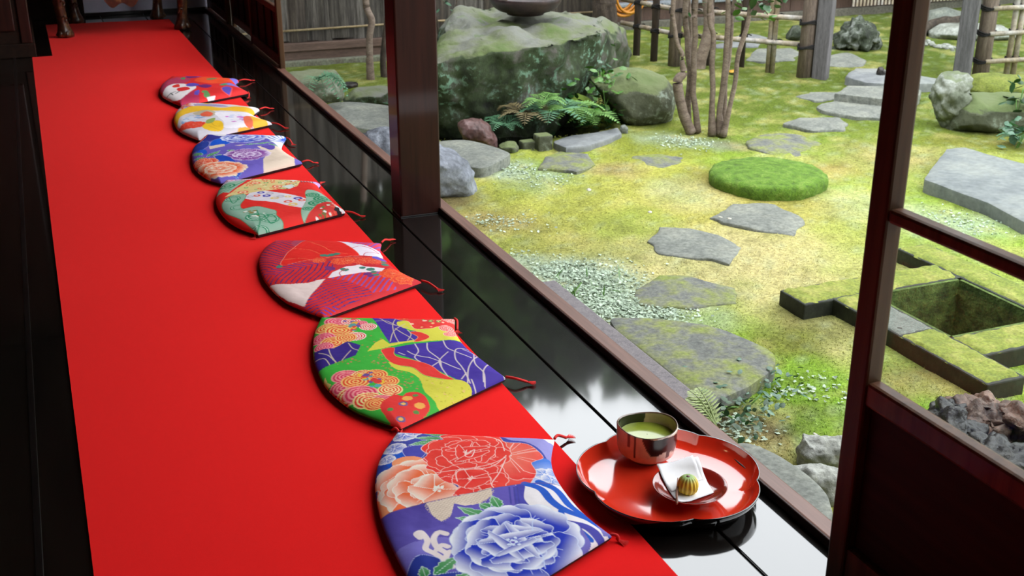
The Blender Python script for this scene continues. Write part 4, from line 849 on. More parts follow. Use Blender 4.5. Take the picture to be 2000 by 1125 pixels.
# the ground, sunk at the little pool and cut away at the well curb
gx0, gx1, gy0, gy1, gs = 1.30, 13.0, .2, 19., .045
nx = int((gx1-gx0)/gs)+1; ny = int((gy1-gy0)/gs)+1
X, Y = np.meshgrid(np.linspace(gx0, gx1, nx), np.linspace(gy0, gy1, ny)); Xf, Yf = X.ravel(), Y.ravel()
pool = [P(x, y, GZ).xy for x, y in ((800, 236), (900, 215), (1000, 225), (1180, 225), (1205, 246), (1130, 262), (1078, 268), (1060, 286), (975, 284), (920, 272), (848, 262))]
def gh(Xf, Yf): return GZ-.012+(fbm(Xf, Yf, 1.3, 40, 4)-.5)*.05+(fbm(Xf, Yf, 9, 44, 3)-.5)*.014
Z = gh(Xf, Yf)
inp = inpoly(Xf, Yf, pool); Z[inp] -= .16
PX0, PX1, PY0, PY1 = 2.857, 3.310, 2.847, 3.300
idx = np.arange(nx*ny).reshape(ny, nx)
Fq = np.stack([idx[:-1, :-1], idx[:-1, 1:], idx[1:, 1:], idx[1:, :-1]], -1).reshape(-1, 4)
cx = Xf[Fq].mean(1); cy = Yf[Fq].mean(1)
keepf = ~((cx > PX0-.03) & (cx < PX1+.03) & (cy > PY0-.03) & (cy < PY1+.03))
m_ground = vcolmat('mossy_ground', 'tint', rough=.95, fine=.36, finescale=60, bmp=.9, gain=1, bdist=.012)
m_ground.node_tree.nodes['Principled BSDF'].inputs['Specular IOR Level'].default_value = .15
g_o = mesh('ground', np.stack([Xf, Yf, Z], 1), Fq[keepf].tolist(), m_ground); tag(g_o, 'mossy garden ground in yellow-green, tan and lichen patches', 'ground', kind='structure')
gc = mosscol(Xf, Yf)*GG; gc[inp] = np.array(lin((40, 38, 30)))*GG
setcol(g_o, gc, 'tint')
# moss fibres on the nearer ground
rs = np.random.RandomState(5); nb = 190000
bx = rs.uniform(1.42, 6.2, nb*2); by = rs.uniform(1.6, 8.2, nb*2); dd = np.hypot(bx, by)
ok = rs.uniform(0, 1, nb*2) < np.clip(3.0/dd, 0, 1)**2.0*1.2
ok &= ~inpoly(bx, by, pool); ok &= ~((bx > PX0-.05) & (bx < PX1+.05) & (by > PY0-.05) & (by < PY1+.05))
ang = np.degrees(np.arctan2(bx, by)); ok &= (ang > 8) & (ang < 50)
STONES = []        # filled below; fibres are dropped under stones
# ---------------------------------------------------------------- stone materials
m_step = MG('grey_stepping_stone', [(112, 116, 110), (144, 148, 138), (170, 172, 156)], 7, .8, .5, .012, lo=.25, hi=.75)
m_stepm = MG('moss_flecked_stone', [(104, 108, 104), (134, 136, 128), (150, 156, 104), (150, 166, 66)], 9, .85, .5, .012, lo=.3, hi=.68)
m_blue = MG('blue_grey_boulder', [(84, 88, 96), (138, 144, 156), (176, 182, 192)], 6, .6, .9, .03, lo=.25, hi=.72)
m_slab = MG('pale_slate', [(122, 126, 130), (152, 156, 156), (174, 176, 170)], 4, .75, .6, .02, lo=.3, hi=.7, fine=.22)
m_cut = MG('cut_granite', [(118, 112, 116), (146, 138, 140), (158, 150, 150)], 40, .8, .3, .003, lo=.25, hi=.75)
m_redrock = MG('red_brown_rock', [(66, 42, 38), (110, 72, 66), (164, 130, 128)], 9, .55, .9, .02, lo=.25, hi=.72)
m_white = MG('white_veined_rock', [(96, 96, 84), (168, 170, 158), (206, 208, 200)], 6, .7, 1., .03, lo=.25, hi=.62)
m_tanrock = MG('tan_brown_rock', [(46, 36, 32), (136, 104, 88), (188, 150, 124)], 7, .6, 1., .03, lo=.28, hi=.72)
m_darkrock = MG('dark_wet_rock', [(18, 14, 12), (44, 36, 30), (86, 72, 62)], 8, .45, 1., .02, lo=.3, hi=.75)
m_lava = MG('lichened_lava_rock', [(30, 36, 26), (76, 86, 66), (178, 184, 176)], 11, .85, 1., .03, lo=.3, hi=.72)
def mossrock(name, side, top, spots, thr=.45, scale=7, gain=GG):
    """rock: lichen-mottled sides, moss growing on the upper faces"""
    m, N, L, B = nmat(name); v = texco(N, L); n = noisetex(N, L, v, scale, 8, .65); n2 = noisetex(N, L, v, scale*4, 5, .6); n3 = noisetex(N, L, v, scale*.45, 4)
    def C(c): return tuple(x*gain for x in lin(c))
    k = len(side)-1; r1 = ramp(N, [(.3+.4*i/k, C(c)) for i, c in enumerate(side)]); L.new(n.outputs['Fac'], r1.inputs[0])
    sp = ramp(N, [(.52, (0, 0, 0)), (.6, (1, 1, 1))]); L.new(n2.outputs['Fac'], sp.inputs[0])
    mk = N.new('ShaderNodeMath'); mk.operation = 'MULTIPLY'; msk = ramp(N, [(.46, (0, 0, 0)), (.58, (1, 1, 1))]); L.new(n3.outputs['Fac'], msk.inputs[0]); L.new(sp.outputs[0], mk.inputs[0]); L.new(msk.outputs[0], mk.inputs[1])
    mx = N.new('ShaderNodeMix'); mx.data_type = 'RGBA'; L.new(mk.outputs[0], mx.inputs['Factor']); L.new(r1.outputs[0], mx.inputs['A']); mx.inputs['B'].default_value = (*C(spots), 1)
    r2 = ramp(N, [(.3+.4*i/(len(top)-1), C(c)) for i, c in enumerate(top)]); L.new(n3.outputs['Fac'], r2.inputs[0])
    ge = N.new('ShaderNodeNewGeometry'); sx = N.new('ShaderNodeSeparateXYZ'); L.new(ge.outputs['Normal'], sx.inputs[0])
    ad = N.new('ShaderNodeMath'); ad.operation = 'MULTIPLY_ADD'; ad.inputs[1].default_value = .5; L.new(n.outputs['Fac'], ad.inputs[0]); L.new(sx.outputs['Z'], ad.inputs[2])
    r3 = ramp(N, [(min(thr+.2, .98), (0, 0, 0)), (min(thr+.36, 1.), (1, 1, 1))]); sc = N.new('ShaderNodeMath'); sc.operation = 'MULTIPLY'; sc.inputs[1].default_value = .8; L.new(ad.outputs[0], sc.inputs[0]); L.new(sc.outputs[0], r3.inputs[0])
    m2 = N.new('ShaderNodeMix'); m2.data_type = 'RGBA'; L.new(r3.outputs[0], m2.inputs['Factor']); L.new(mx.outputs['Result'], m2.inputs['A']); L.new(r2.outputs[0], m2.inputs['B'])
    L.new(m2.outputs['Result'], B.inputs['Base Color']); B.inputs['Roughness'].default_value = .85
    bump(N, L, n.outputs['Fac'], B, .9, .03); return m
m_boulder = mossrock('great_mossy_boulder', [(20, 25, 10), (44, 58, 24), (66, 84, 44), (104, 102, 92), (124, 116, 110)], [(92, 120, 40), (116, 130, 78), (134, 138, 116), (140, 142, 132), (102, 136, 40)], (140, 186, 156), .42, 6)
m_palerock = mossrock('pale_lichen_rock', [(96, 100, 80), (136, 140, 116), (160, 162, 142)], [(130, 142, 100), (156, 160, 130)], (190, 200, 180), .5, 7)
m_mossrock = mossrock('mossy_rock', [(66, 72, 48), (104, 108, 84), (128, 132, 104)], [(106, 128, 62), (128, 140, 88), (134, 144, 104)], (176, 190, 170), .4, 7)
m_streak = mossrock('white_streaked_rock', [(74, 80, 60), (120, 126, 104), (156, 160, 142), (212, 214, 206), (226, 228, 222)], [(120, 132, 92), (146, 152, 120)], (220, 224, 216), .6, 6)
m_greenrock = mossrock('green_mossed_rock', [(46, 54, 24), (84, 96, 34)], [(118, 150, 30), (142, 168, 44)], (150, 170, 80), .25, 9)
# ---------------------------------------------------------------- rock builders
def facet(bm, amp, sc, seed, ridge=.5):
    for v in bm.verts:
        p = v.co*sc+Vector((seed*7.3, seed*3.1, seed))
        a = mnoise.fractal(p, 1.0, 2.0, 5); b = mnoise.cell(p*1.3)-.5
        d = mnoise.voronoi(p*1.1)[0]; c = (d[1]-d[0])
        v.co += v.normal*amp*(a*.8+(c-.4)*ridge)
def hullrock(name, pts, mat, amp, sc, seed, parent=None, cuts=4, sm=1, ridge=.5):
    bm = bmesh.new()
    for p in pts: bm.verts.new(p)
    r_ = bmesh.ops.convex_hull(bm, input=bm.verts)
    bmesh.ops.delete(bm, geom=[e for e in set(r_['geom_interior']+r_['geom_unused']) if isinstance(e, bmesh.types.BMVert)], context='VERTS')
    bmesh.ops.dissolve_limit(bm, angle_limit=.12, verts=bm.verts, edges=bm.edges)
    bmesh.ops.triangulate(bm, faces=bm.faces)
    L0 = sorted(e.calc_length() for e in bm.edges)[len(bm.edges)*3//4]
    for k in range(cuts):
        ll = L0*(.62**k)*.62
        es = [e for e in bm.edges if e.calc_length() > ll]
        if es: bmesh.ops.subdivide_edges(bm, edges=es, cuts=1, use_grid_fill=False); bmesh.ops.triangulate(bm, faces=bm.faces)
        if len(bm.verts) > 12000: break
    for k in range(sm): bmesh.ops.smooth_vert(bm, verts=bm.verts, factor=.5, use_axis_x=True, use_axis_y=True, use_axis_z=True)
    bm.normal_update(); facet(bm, amp, sc, seed, ridge); bmesh.ops.recalc_face_normals(bm, faces=bm.faces)
    return bmo(name, bm, mat, parent, smooth=True)
def rock(name, label, outline, basepx, depth, mat, amp=.012, sc=6., seed=1, z=GZ, cat='rock', group=None, cuts=4, sm=1, ridge=.5, sink=.06, parent=None):
    base = P(*basepx, z)+HF*(depth*.35)
    ol = [PV(x, y, base) for x, y in outline]; c = sum(ol, Vector())/len(ol); pts = []
    for s_, k in ((-.5, .5), (-.38, .8), (-.12, .98), (.12, 1.), (.35, .82), (.5, .55)):
        for p in ol:
            q = c+(p-c)*k+HF*(s_*depth)
            if s_ > 0: q.z -= (q.z-z)*.10*s_*2
            if s_ < 0: q.z -= max(0, (q.z-c.z))*.25*(-s_)*2
            pts.append(q)
    for p in ol:
        if p.z < z+.05: pts.append(Vector((p.x, p.y, z-sink)))
    o = hullrock(name, pts, mat, amp, sc, seed, parent, cuts, sm, ridge)
    if parent is None: tag(o, label, cat, group)
    return o
def slab(name, label, poly, mat, h=.02, thick=.08, seed=1, cat='stepping stone', group=None, z=GZ, rough=.012, smooth=True, parent=None):
    pts = [P(x, y, z+h) for x, y in poly]
    if smooth: pts = smoothline(pts, 7, True)
    else:
        q = []
        for a, b in zip(pts, pts[1:]+pts[:1]): q += [a+(b-a)*t/6 for t in range(6)]
        pts = q
    n = len(pts); c = sum(pts, Vector())/n; V = []; F = []
    size = max((p-c).length for p in pts)
    def ring(k, dz, jit):
        for p in pts:
            nz = mnoise.fractal(p*7+Vector((seed, 0, 0)), 1, 2, 4)*jit
            q = c+(p-c)*(k+nz/size); V.append((q.x, q.y, z+h+dz+mnoise.noise(q*4+Vector((seed, 5, 1)))*rough*.6))
    ring(1.0, -thick, rough); ring(1.005, -.016, rough*1.5); ring(.995, -.004, rough*1.5); ring(.96, 0, rough); ring(.8, .002, 0); ring(.55, .003, 0); ring(.28, .003, 0)
    for i in range(6):
        for k in range(n): F.append((i*n+k, i*n+(k+1) % n, (i+1)*n+(k+1) % n, (i+1)*n+k))
    V.append((c.x, c.y, z+h+.003)); F += [(6*n+k, 6*n+(k+1) % n, 7*n) for k in range(n)]
    # make faces look outwards whichever way the outline runs
    ar = sum(a.x*b.y-b.x*a.y for a, b in zip(pts, pts[1:]+pts[:1]))
    if ar < 0: F = [f[::-1] for f in F]
    o = autosmooth(mesh(name, V, F, mat, parent), 50)
    STONES.append([(p.x, p.y) for p in pts])
    if parent is None: tag(o, label, cat, group)
    return o
# ---------------------------------------------------------------- the great boulder with its basin
m_mound = MG('olive_moss', [(104, 112, 36), (136, 146, 54), (156, 158, 74)], 12, .95, 1., .02)
bp = []
for x, y in ((800, 236), (847, 236), (905, 243), (970, 246), (1030, 244), (1084, 236), (1130, 212)): q = P(x, y, GZ); bp += [q, q+Vector((0, 0, -.2))]
for x, y, z in ((800, 150, -.1), (846, 128, -.02), (882, 111, .02), (945, 90, .07), (1000, 99, .045), (1030, 94, .05), (1084, 86, .06), (1178, 58, .10)): bp.append(P(x, y, z))
for x, y, z in ((850, 75, .02), (893, 18, .15), (950, 8, .17), (1040, 12, .16), (1113, 20, .15), (1166, 28, .12), (1195, 50, .05), (1232, 98, -.2)): bp.append(P(x, y, z))
for x, y in ((1232, 110), (1204, 128), (1160, 200)): bp.append(P(x, y, GZ))
for x, y in ((2.45, 7.9), (3.6, 8.0), (2.15, 7.3)): bp.append(Vector((x, y, GZ)))
bo_ = hullrock('great_boulder', bp, m_boulder, .06, 3.4, 3, None, 7, 0, 1.1); tag(bo_, 'huge mossy flat-topped boulder carrying the dark bowl, behind the veranda post', 'boulder')
# bowl on the boulder
m_bowl = MG('dark_brown_ceramic', [(44, 32, 34), (74, 54, 54), (92, 70, 68)], 14, .45, .25, .006)
bc = P(1026, 26, .17); BR_ = .215
wb = thing('water_bowl', (bc.x, bc.y, .165), 'wide dark brown bowl resting on top of the huge mossy boulder', 'bowl')
pf = [(.11, 0), (.12, 0), (.125, .010), (.175, .026), (.212, .050), (.234, .082), (.240, .108), (.237, .113), (.228, .110), (.21, .08), (.17, .045), (.09, .030), (.005, .026)]
V, F = lathe([(r_, z+.165) for r_, z in pf], bc.x, bc.y, 56); F.append(tuple(12*56+k for k in range(56))); mesh('vessel', V, F, m_bowl, wb)
m_bam = MG('pale_bamboo', [(150, 128, 92), (190, 166, 122), (206, 190, 150)], 12, .5, .2, .004, lo=.25, hi=.75)
ldl = thing('bamboo_ladle', (bc.x, bc.y, .3), 'bamboo ladle lying across the rim of the dark brown bowl', 'ladle')
a = bc+Vector((-.12, .02, .118)); b = bc+Vector((.27, -.10, .122)); tube('handle', [a, b], [.008, .008], m_bam, ldl)
V, F = lathe([(.034, 0), (.036, .05), (.033, .05), (.031, .004)], a.x-.03, a.y+.01, 18); V = [(p[0], p[1], p[2]+a.z-.03) for p in V]; mesh('cup', V, F, m_bam, ldl)
stk = tube('bamboo_rest', [bc+Vector((-.22, -.06, .120)), bc+Vector((.22, -.05, .120))], [.007, .007], m_bam); tag(stk, 'thin bamboo rest stick laid over the dark brown bowl', 'stick')
# water of the small pool
m_water, N, L, B = nmat('dark_pool_water'); B.inputs['Base Color'].default_value = (.006, .006, .005, 1); B.inputs['Roughness'].default_value = .06
v = texco(N, L); n_ = noisetex(N, L, v, 18, 3); bump(N, L, n_.outputs['Fac'], B, .08, .01)
pc = [Vector((p.x, p.y, GZ-.075)) for p in pool]; pw_ = mesh('pool_water', pc, [list(range(len(pc)))[::-1] if sum(a.x*b.y-b.x*a.y for a, b in zip(pc, pc[1:]+pc[:1])) < 0 else list(range(len(pc)))], m_water, smooth=False); tag(pw_, 'dark still water at the foot of the huge boulder', 'water', kind='stuff')
# ---------------------------------------------------------------- other rocks
rock('low_boulder', 'low mossy boulder between the huge boulder and the slender tree stems', [(1150, 152), (1210, 130), (1240, 127), (1300, 148), (1320, 180), (1316, 212), (1290, 234), (1245, 245), (1210, 236), (1185, 205)], (1250, 238), .5, m_mossrock, .02, 4, 5)
rock('mossy_rock', 'small bright green mossy rock among the ferns below the huge boulder', [(1104, 190), (1130, 181), (1150, 190), (1170, 205), (1150, 225), (1122, 236), (1108, 215)], (1135, 240), .2, m_greenrock, .015, 9, 6)
rock('red_rock', 'reddish brown wet rock lying in the dark pool', [(893, 240), (905, 231), (932, 234), (940, 231), (958, 248), (972, 270), (965, 284), (935, 280), (908, 270), (898, 258)], (935, 283), .18, m_redrock, .012, 12, 7, ridge=.9)
rock('mossy_cobble', 'flat mossy cobble at the pool edge left of the two cut stubs', [(974, 284), (990, 277), (1008, 279), (1014, 288), (1000, 293), (980, 292)], (995, 293), .14, m_mossrock, .008, 14, 8)
bm = bmesh.new(); q = P(1064, 288, GZ); addbox(bm, (q.x-.048, q.y-.02, GZ-.05), (q.x+.045, q.y+.07, GZ+.075), .01); tag(bmo('stone_stub', bm, m_mossrock), 'taller square-cut mossy stone stub at the pool edge', 'stone')
bm = bmesh.new(); q = P(1035, 288, GZ); addbox(bm, (q.x-.046, q.y, GZ-.05), (q.x+.044, q.y+.07, GZ+.035), .01); tag(bmo('stone_stub', bm, m_mossrock), 'shorter square-cut stone stub left of the taller one by the pool', 'stone')
rock('round_pebble', 'round grey pebble at the end of the flat pool-edge stone', [(1210, 252), (1213, 245), (1221, 243), (1227, 249), (1226, 257), (1218, 259), (1211, 258)], (1218, 259), .06, m_step, .002, 20, 9)
rock('blue_grey_boulder', 'smooth blue-grey boulder partly hidden behind the wooden post', [(702, 262), (714, 251), (760, 247), (800, 258), (850, 280), (888, 295), (915, 312), (931, 340), (931, 362), (920, 376), (890, 381), (850, 380), (790, 350), (735, 300)], (880, 380), .30, m_blue, .022, 7, 10, ridge=.8)
rock('mossy_boulder', 'pale mossy rock with a fern beside the sill at the far end', [(560, 142), (590, 137), (652, 136), (663, 150), (672, 185), (645, 203), (610, 190), (580, 165)], (625, 196), .3, m_palerock, .015, 6, 11)
rock('basin_stone', 'low dark mossy stone just left of the wooden post', [(670, 192), (692, 172), (730, 168), (765, 171), (775, 200), (735, 207), (690, 206)], (725, 205), .3, m_boulder, .01, 7, 12)
rock('lava_rock', 'rough dark grey-green rock on the moss behind the gate posts', [(1624, 92), (1630, 75), (1645, 50), (1668, 33), (1695, 36), (1715, 60), (1722, 80), (1712, 92), (1668, 100), (1640, 97)], (1670, 98), .4, m_lava, .05, 9, 13, ridge=1.3)
rock('small_dark_rock', 'small pale grey rock half hidden behind the log gate post', [(1535, 72), (1548, 50), (1562, 48), (1568, 72), (1550, 78)], (1552, 76), .2, m_lava, .012, 9, 14)
rock('white_streaked_rock', 'upright white-streaked rock right of the glazed door stile', [(1821, 212), (1826, 170), (1838, 142), (1868, 135), (1897, 146), (1893, 180), (1875, 215), (1862, 246), (1846, 244)], (1855, 245), .25, m_streak, .03, 9, 15, ridge=1.)
rock('mossy_boulder', 'broad grey-green mossy boulder beside the white-streaked rock', [(1848, 240), (1858, 205), (1895, 180), (1950, 192), (2012, 186), (2040, 205), (2040, 245), (1960, 253), (1890, 253)], (1930, 252), .4, m_mossrock, .02, 5, 16)
rock('moss_mound', 'rounded moss mound behind the broad mossy boulder at right', [(1880, 170), (1905, 148), (1950, 143), (2010, 150), (2060, 170), (2060, 205), (1900, 200)], (1960, 195), .5, m_mound, .012, 5, 17, cat='mound')
rock('pebble', 'small dark grey pebble on the pale flat stone beside the door stile', [(1712, 140), (1716, 131), (1724, 130), (1730, 140), (1726, 150), (1716, 150)], (1720, 150), .06, m_darkrock, .003, 16, 18, z=GZ+.04)
rock('white_rock', 'white craggy rock just left of the door stile', [(1556, 876), (1568, 850), (1600, 848), (1650, 858), (1668, 880), (1660, 912), (1610, 916), (1575, 898)], (1605, 914), .12, m_white, .014, 16, 19, ridge=1.)
rock('white_rock', 'white cracked rock between the kerb stone and the door stile', [(1545, 918), (1575, 906), (1640, 914), (1660, 950), (1650, 990), (1620, 985), (1600, 950), (1565, 935)], (1615, 975), .12, m_white, .012, 16, 20, ridge=1.)
for i, (lab, ol, b, mt, d) in enumerate((
    ('dark wet rock at the left of the rock pile seen through the lower pane', [(1826, 826), (1850, 805), (1885, 800), (1915, 830), (1925, 880), (1900, 890), (1860, 860)], (1880, 880), m_darkrock, .2),
    ('tan rock on top of the pile seen through the lower pane', [(1858, 806), (1885, 792), (1935, 786), (1965, 800), (1960, 830), (1925, 848), (1890, 830)], (1925, 850), m_tanrock, .16),
    ('pinkish brown rock in the middle of the pile behind the lower pane', [(1910, 838), (1935, 822), (1960, 830), (1975, 860), (1950, 872), (1920, 862)], (1940, 872), m_tanrock, .12),
    ('brown rock at the right edge of the pile behind the lower pane', [(1955, 815), (1990, 800), (2030, 820), (2040, 880), (1990, 880), (1965, 850)], (1995, 880), m_tanrock, .18),
    ('dark rock at the foot of the pile behind the lower pane', [(1890, 880), (1920, 860), (1990, 868), (2050, 890), (2050, 960), (1980, 950), (1920, 925)], (1970, 945), m_darkrock, .2))):
    rock('pile_rock', lab, [(1930+(x-1930)*1.18, 870+(y-870)*1.18) for x, y in ol], (b[0], b[1]+6), d*1.2, mt, .03, 15, 30+i, ridge=1.5, sm=0, group='rock pile outside the glazed door')
# ---------------------------------------------------------------- stepping stones and slabs
GS_ = 'stepping stones set in the moss'
slab('pool_slab', 'flat grey slab right of the blue-grey boulder at the pool edge', [(838, 290), (850, 277), (905, 272), (955, 282), (996, 299), (965, 318), (930, 326), (880, 312)], m_step, .045, .1, 1, 'slab')
slab('flat_stone', 'broad flat grey stone left of the post near the sill', [(628, 206), (670, 198), (740, 204), (790, 215), (800, 250), (740, 254), (690, 246), (650, 228)], m_step, .05, .1, 2, 'slab')
slab('pool_edge_stone', 'pale angular flat stone along the right side of the pool', [(1080, 276), (1115, 265), (1160, 258), (1207, 248), (1216, 258), (1190, 270), (1150, 284), (1105, 288)], m_slab, .03, .1, 3, 'slab', smooth=False)
for i, (lab, poly, mt, h) in enumerate((
    ('half-mossed stepping stone nearest the pool edge', [(1048, 330), (1065, 305), (1095, 295), (1150, 300), (1162, 322), (1125, 334)], m_stepm, .004),
    ('moss-overgrown stepping stone left of the round moss disc', [(1235, 306), (1290, 299), (1352, 308), (1350, 326), (1295, 338), (1240, 330)], m_stepm, .003),
    ('grey stepping stone just behind the round moss disc', [(1455, 280), (1490, 262), (1560, 263), (1602, 280), (1588, 298), (1540, 303), (1475, 294)], m_stepm, .008),
    ('five-sided stepping stone in front of the round moss disc', [(1386, 426), (1432, 396), (1515, 398), (1577, 432), (1550, 459), (1480, 449), (1412, 437)], m_step, .008),
    ('grey stepping stone with tan moss in the middle of the lawn', [(1268, 470), (1290, 446), (1345, 448), (1405, 458), (1452, 482), (1422, 514), (1380, 508), (1285, 496)], m_step, .007),
    ('stepping stone almost covered in yellow moss beside the lichen patch', [(1240, 565), (1285, 536), (1350, 540), (1432, 560), (1436, 588), (1350, 602), (1250, 592)], m_stepm, .004),
    ('pale-edged stepping stone behind the stone disc, left of the door stile', [(1530, 240), (1562, 228), (1640, 228), (1656, 240), (1648, 254), (1590, 254)], m_step, .02),
    ('rounded dark stepping stone in front of the raised slab by the stile', [(1598, 208), (1635, 196), (1720, 197), (1760, 205), (1755, 224), (1690, 228), (1630, 222)], m_step, .012),
    ('narrow wet stepping stone left of the raised slab', [(1550, 188), (1580, 178), (1640, 180), (1636, 192), (1590, 197)], m_step, .006),
    ('round grey stepping stone beyond the square gate post', [(1606, 122), (1618, 107), (1655, 104), (1690, 116), (1684, 128), (1630, 129)], m_step, .015),
    ('dark wet stepping stone behind the bamboo fence', [(1455, 116), (1480, 96), (1545, 92), (1570, 104), (1550, 118), (1490, 121)], m_step, .012),
    ('far pale slab behind the bamboo fence', [(1370, 84), (1400, 70), (1470, 66), (1500, 74), (1480, 90), (1400, 92)], m_slab, .012))):
    slab('stepping_stone', lab, poly, mt, h*.9-(.006 if i in (0, 1, 5) else .016), .08, 10+i, group=GS_, rough=.02, smooth=i in (2, 7, 9))
slab('raised_slab', 'thick raised grey slab left of the door stile', [(1632, 182), (1656, 167), (1730, 168), (1800, 176), (1790, 192), (1720, 191)], m_step, .05, .12, 41, 'slab', smooth=False)
slab('pale_flat_stone', 'pale rough flat stone behind the raised slab', [(1648, 148), (1672, 133), (1715, 134), (1770, 144), (1828, 152), (1825, 163), (1760, 164), (1690, 160)], m_slab, .05, .12, 42, 'slab', smooth=False)
slab('large_step_stone', 'largest grey step stone with moss spots beside the sill', [(1196, 632), (1232, 617), (1330, 625), (1420, 645), (1497, 680), (1515, 706), (1480, 742), (1412, 776), (1372, 782), (1290, 715)], m_stepm, .045, .16, 43, 'step stone')
slab('slate_slab', 'large pale slate slab with a ragged edge at the right', [(1804, 350), (1822, 322), (1850, 291), (1885, 287), (1950, 305), (2060, 330), (2120, 400), (2060, 450), (2000, 432), (1930, 396), (1870, 374)], m_slab, .05, .14, 44, 'slab', smooth=False)
slab('kerb_stone', 'long rounded grey kerb stone along the sill behind the tray', [(1436, 872), (1470, 866), (1545, 904), (1602, 950), (1626, 985), (1622, 1020), (1570, 1030), (1500, 960)], m_step, .09, .14, 45, 'kerb stone')
bm = bmesh.new(); fx = (P(1084, 546, GZ+.07).x+P(1384, 788, GZ+.07).x)/2; fy0 = P(1384, 788, GZ+.07).y; fy1 = P(1084, 546, GZ+.07).y; print('FOUND', fx, fy0, fy1); addbox(bm, (fx-.25, fy0, GZ-.05), (fx, fy1, GZ+.07), .006); tag(bmo('foundation_stone', bm, m_cut), 'long straight cut granite kerb running along the sill', 'kerb stone'); STONES.append([(fx-.25, fy0), (fx, fy0), (fx, fy1), (fx-.25, fy1)])
# moss-covered millstone
mc = P(1500, 336, GZ+.05)
ms_ = thing('mossy_millstone', (mc.x, mc.y, GZ-.02), 'round low millstone fully covered in bright green moss', 'millstone')
m_brightmoss = MG('bright_green_moss', [(74, 104, 20), (112, 156, 34), (150, 182, 74)], 22, .95, 1., .02, lo=.25, hi=.75)
V, F = lathe([(.285, GZ-.03), (.288, GZ+.03), (.28, GZ+.042)], mc.x, mc.y, 64, lambda t, i, rr: (rr*(1+.015*math.sin(5*t)), 0), cap1=True); mesh('stone', V, F, m_boulder, ms_)
pr_ = [(.302, GZ-.02), (.309, GZ+.012), (.309, GZ+.030), (.303, GZ+.045), (.285, GZ+.055), (.2, GZ+.060), (.1, GZ+.062), (.002, GZ+.062)]
V, F = lathe(pr_, mc.x, mc.y, 90, lambda t, i, rr: (rr*(1+.012*math.sin(7*t)+.01*math.sin(23*t)), .006*mnoise.noise(Vector((math.cos(t)*rr*20, math.sin(t)*rr*20, 1)))), cap0=False, cap1=True); mesh('moss_cover', V, F, m_brightmoss, ms_)
# ---------------------------------------------------------------- well curb of four crossing beams round a pit
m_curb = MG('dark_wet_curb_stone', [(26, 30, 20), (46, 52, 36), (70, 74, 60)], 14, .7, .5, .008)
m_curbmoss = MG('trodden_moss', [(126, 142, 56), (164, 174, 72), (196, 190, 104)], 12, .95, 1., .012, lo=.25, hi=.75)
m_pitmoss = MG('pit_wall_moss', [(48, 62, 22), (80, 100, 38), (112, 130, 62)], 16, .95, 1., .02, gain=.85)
m_conc = MG('bare_pale_stone', [(128, 132, 122), (150, 154, 144)], 20, .9, .3, .004)
wc = thing('well_curb', (3.08, 3.08, GZ), 'low square stone well curb of crossing mossy beams with an open pit', 'well curb')
TZ = GZ+.05
for a, b in (((2.693, 2.50), (2.857, 3.46)), ((3.310, 2.68), (3.475, 3.68)), ((2.56, 3.30), (3.32, 3.462)), ((2.84, 2.68), (3.62, 2.847))):
    bmx = box('beam', (a[0], a[1], GZ-.10), (b[0], b[1], TZ+random.Random(a[0]).uniform(-.001, .001)), m_curb, wc, bev=.006)
def mosspad(x0, x1, y0, y1, mat, nm='moss_cover', h=.012):
    s_ = .014; nx_ = max(2, int((x1-x0)/s_)); ny_ = max(2, int((y1-y0)/s_)); V = []; F = []
    for j in range(ny_+1):
        for i in range(nx_+1):
            x = x0+(x1-x0)*i/nx_; y = y0+(y1-y0)*j/ny_; e = min(i, nx_-i, j, ny_-j)
            jx = .010*mnoise.noise(Vector((x*30, y*30, 2))); jy = .010*mnoise.noise(Vector((x*30, y*30, 7)))
            V.append((x+jx, y+jy, TZ-.003+(h*(.8+.5*mnoise.noise(Vector((x*25, y*25, 0)))) if e else 0)))
    for j in range(ny_):
        for i in range(nx_): a = j*(nx_+1)+i; F.append((a, a+1, a+nx_+2, a+nx_+1))
    mesh(nm, V, F, mat, wc)
mosspad(2.696, 2.853, 2.506, 2.93, m_curbmoss); mosspad(2.696, 2.855, 3.17, 3.31, m_curbmoss); mosspad(2.564, 3.31, 3.304, 3.459, m_curbmoss); mosspad(2.696, 2.853, 2.925, 3.175, m_conc, 'bare_top', .009)
mosspad(3.314, 3.472, 2.686, 3.676, m_curbmoss); mosspad(2.85, 3.616, 2.686, 2.844, m_curbmoss)
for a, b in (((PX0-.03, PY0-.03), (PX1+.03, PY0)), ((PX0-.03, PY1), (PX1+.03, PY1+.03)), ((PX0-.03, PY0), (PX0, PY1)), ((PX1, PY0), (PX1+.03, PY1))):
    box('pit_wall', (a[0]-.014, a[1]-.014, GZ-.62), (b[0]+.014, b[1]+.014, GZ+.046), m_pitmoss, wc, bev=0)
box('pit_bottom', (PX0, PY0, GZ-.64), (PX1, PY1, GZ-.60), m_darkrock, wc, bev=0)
lf = [P(1747, 500, GZ+.01), P(1757, 497, GZ+.03), P(1768, 495, GZ+.03), P(1766, 501, GZ+.02), P(1757, 505, GZ+.01)]
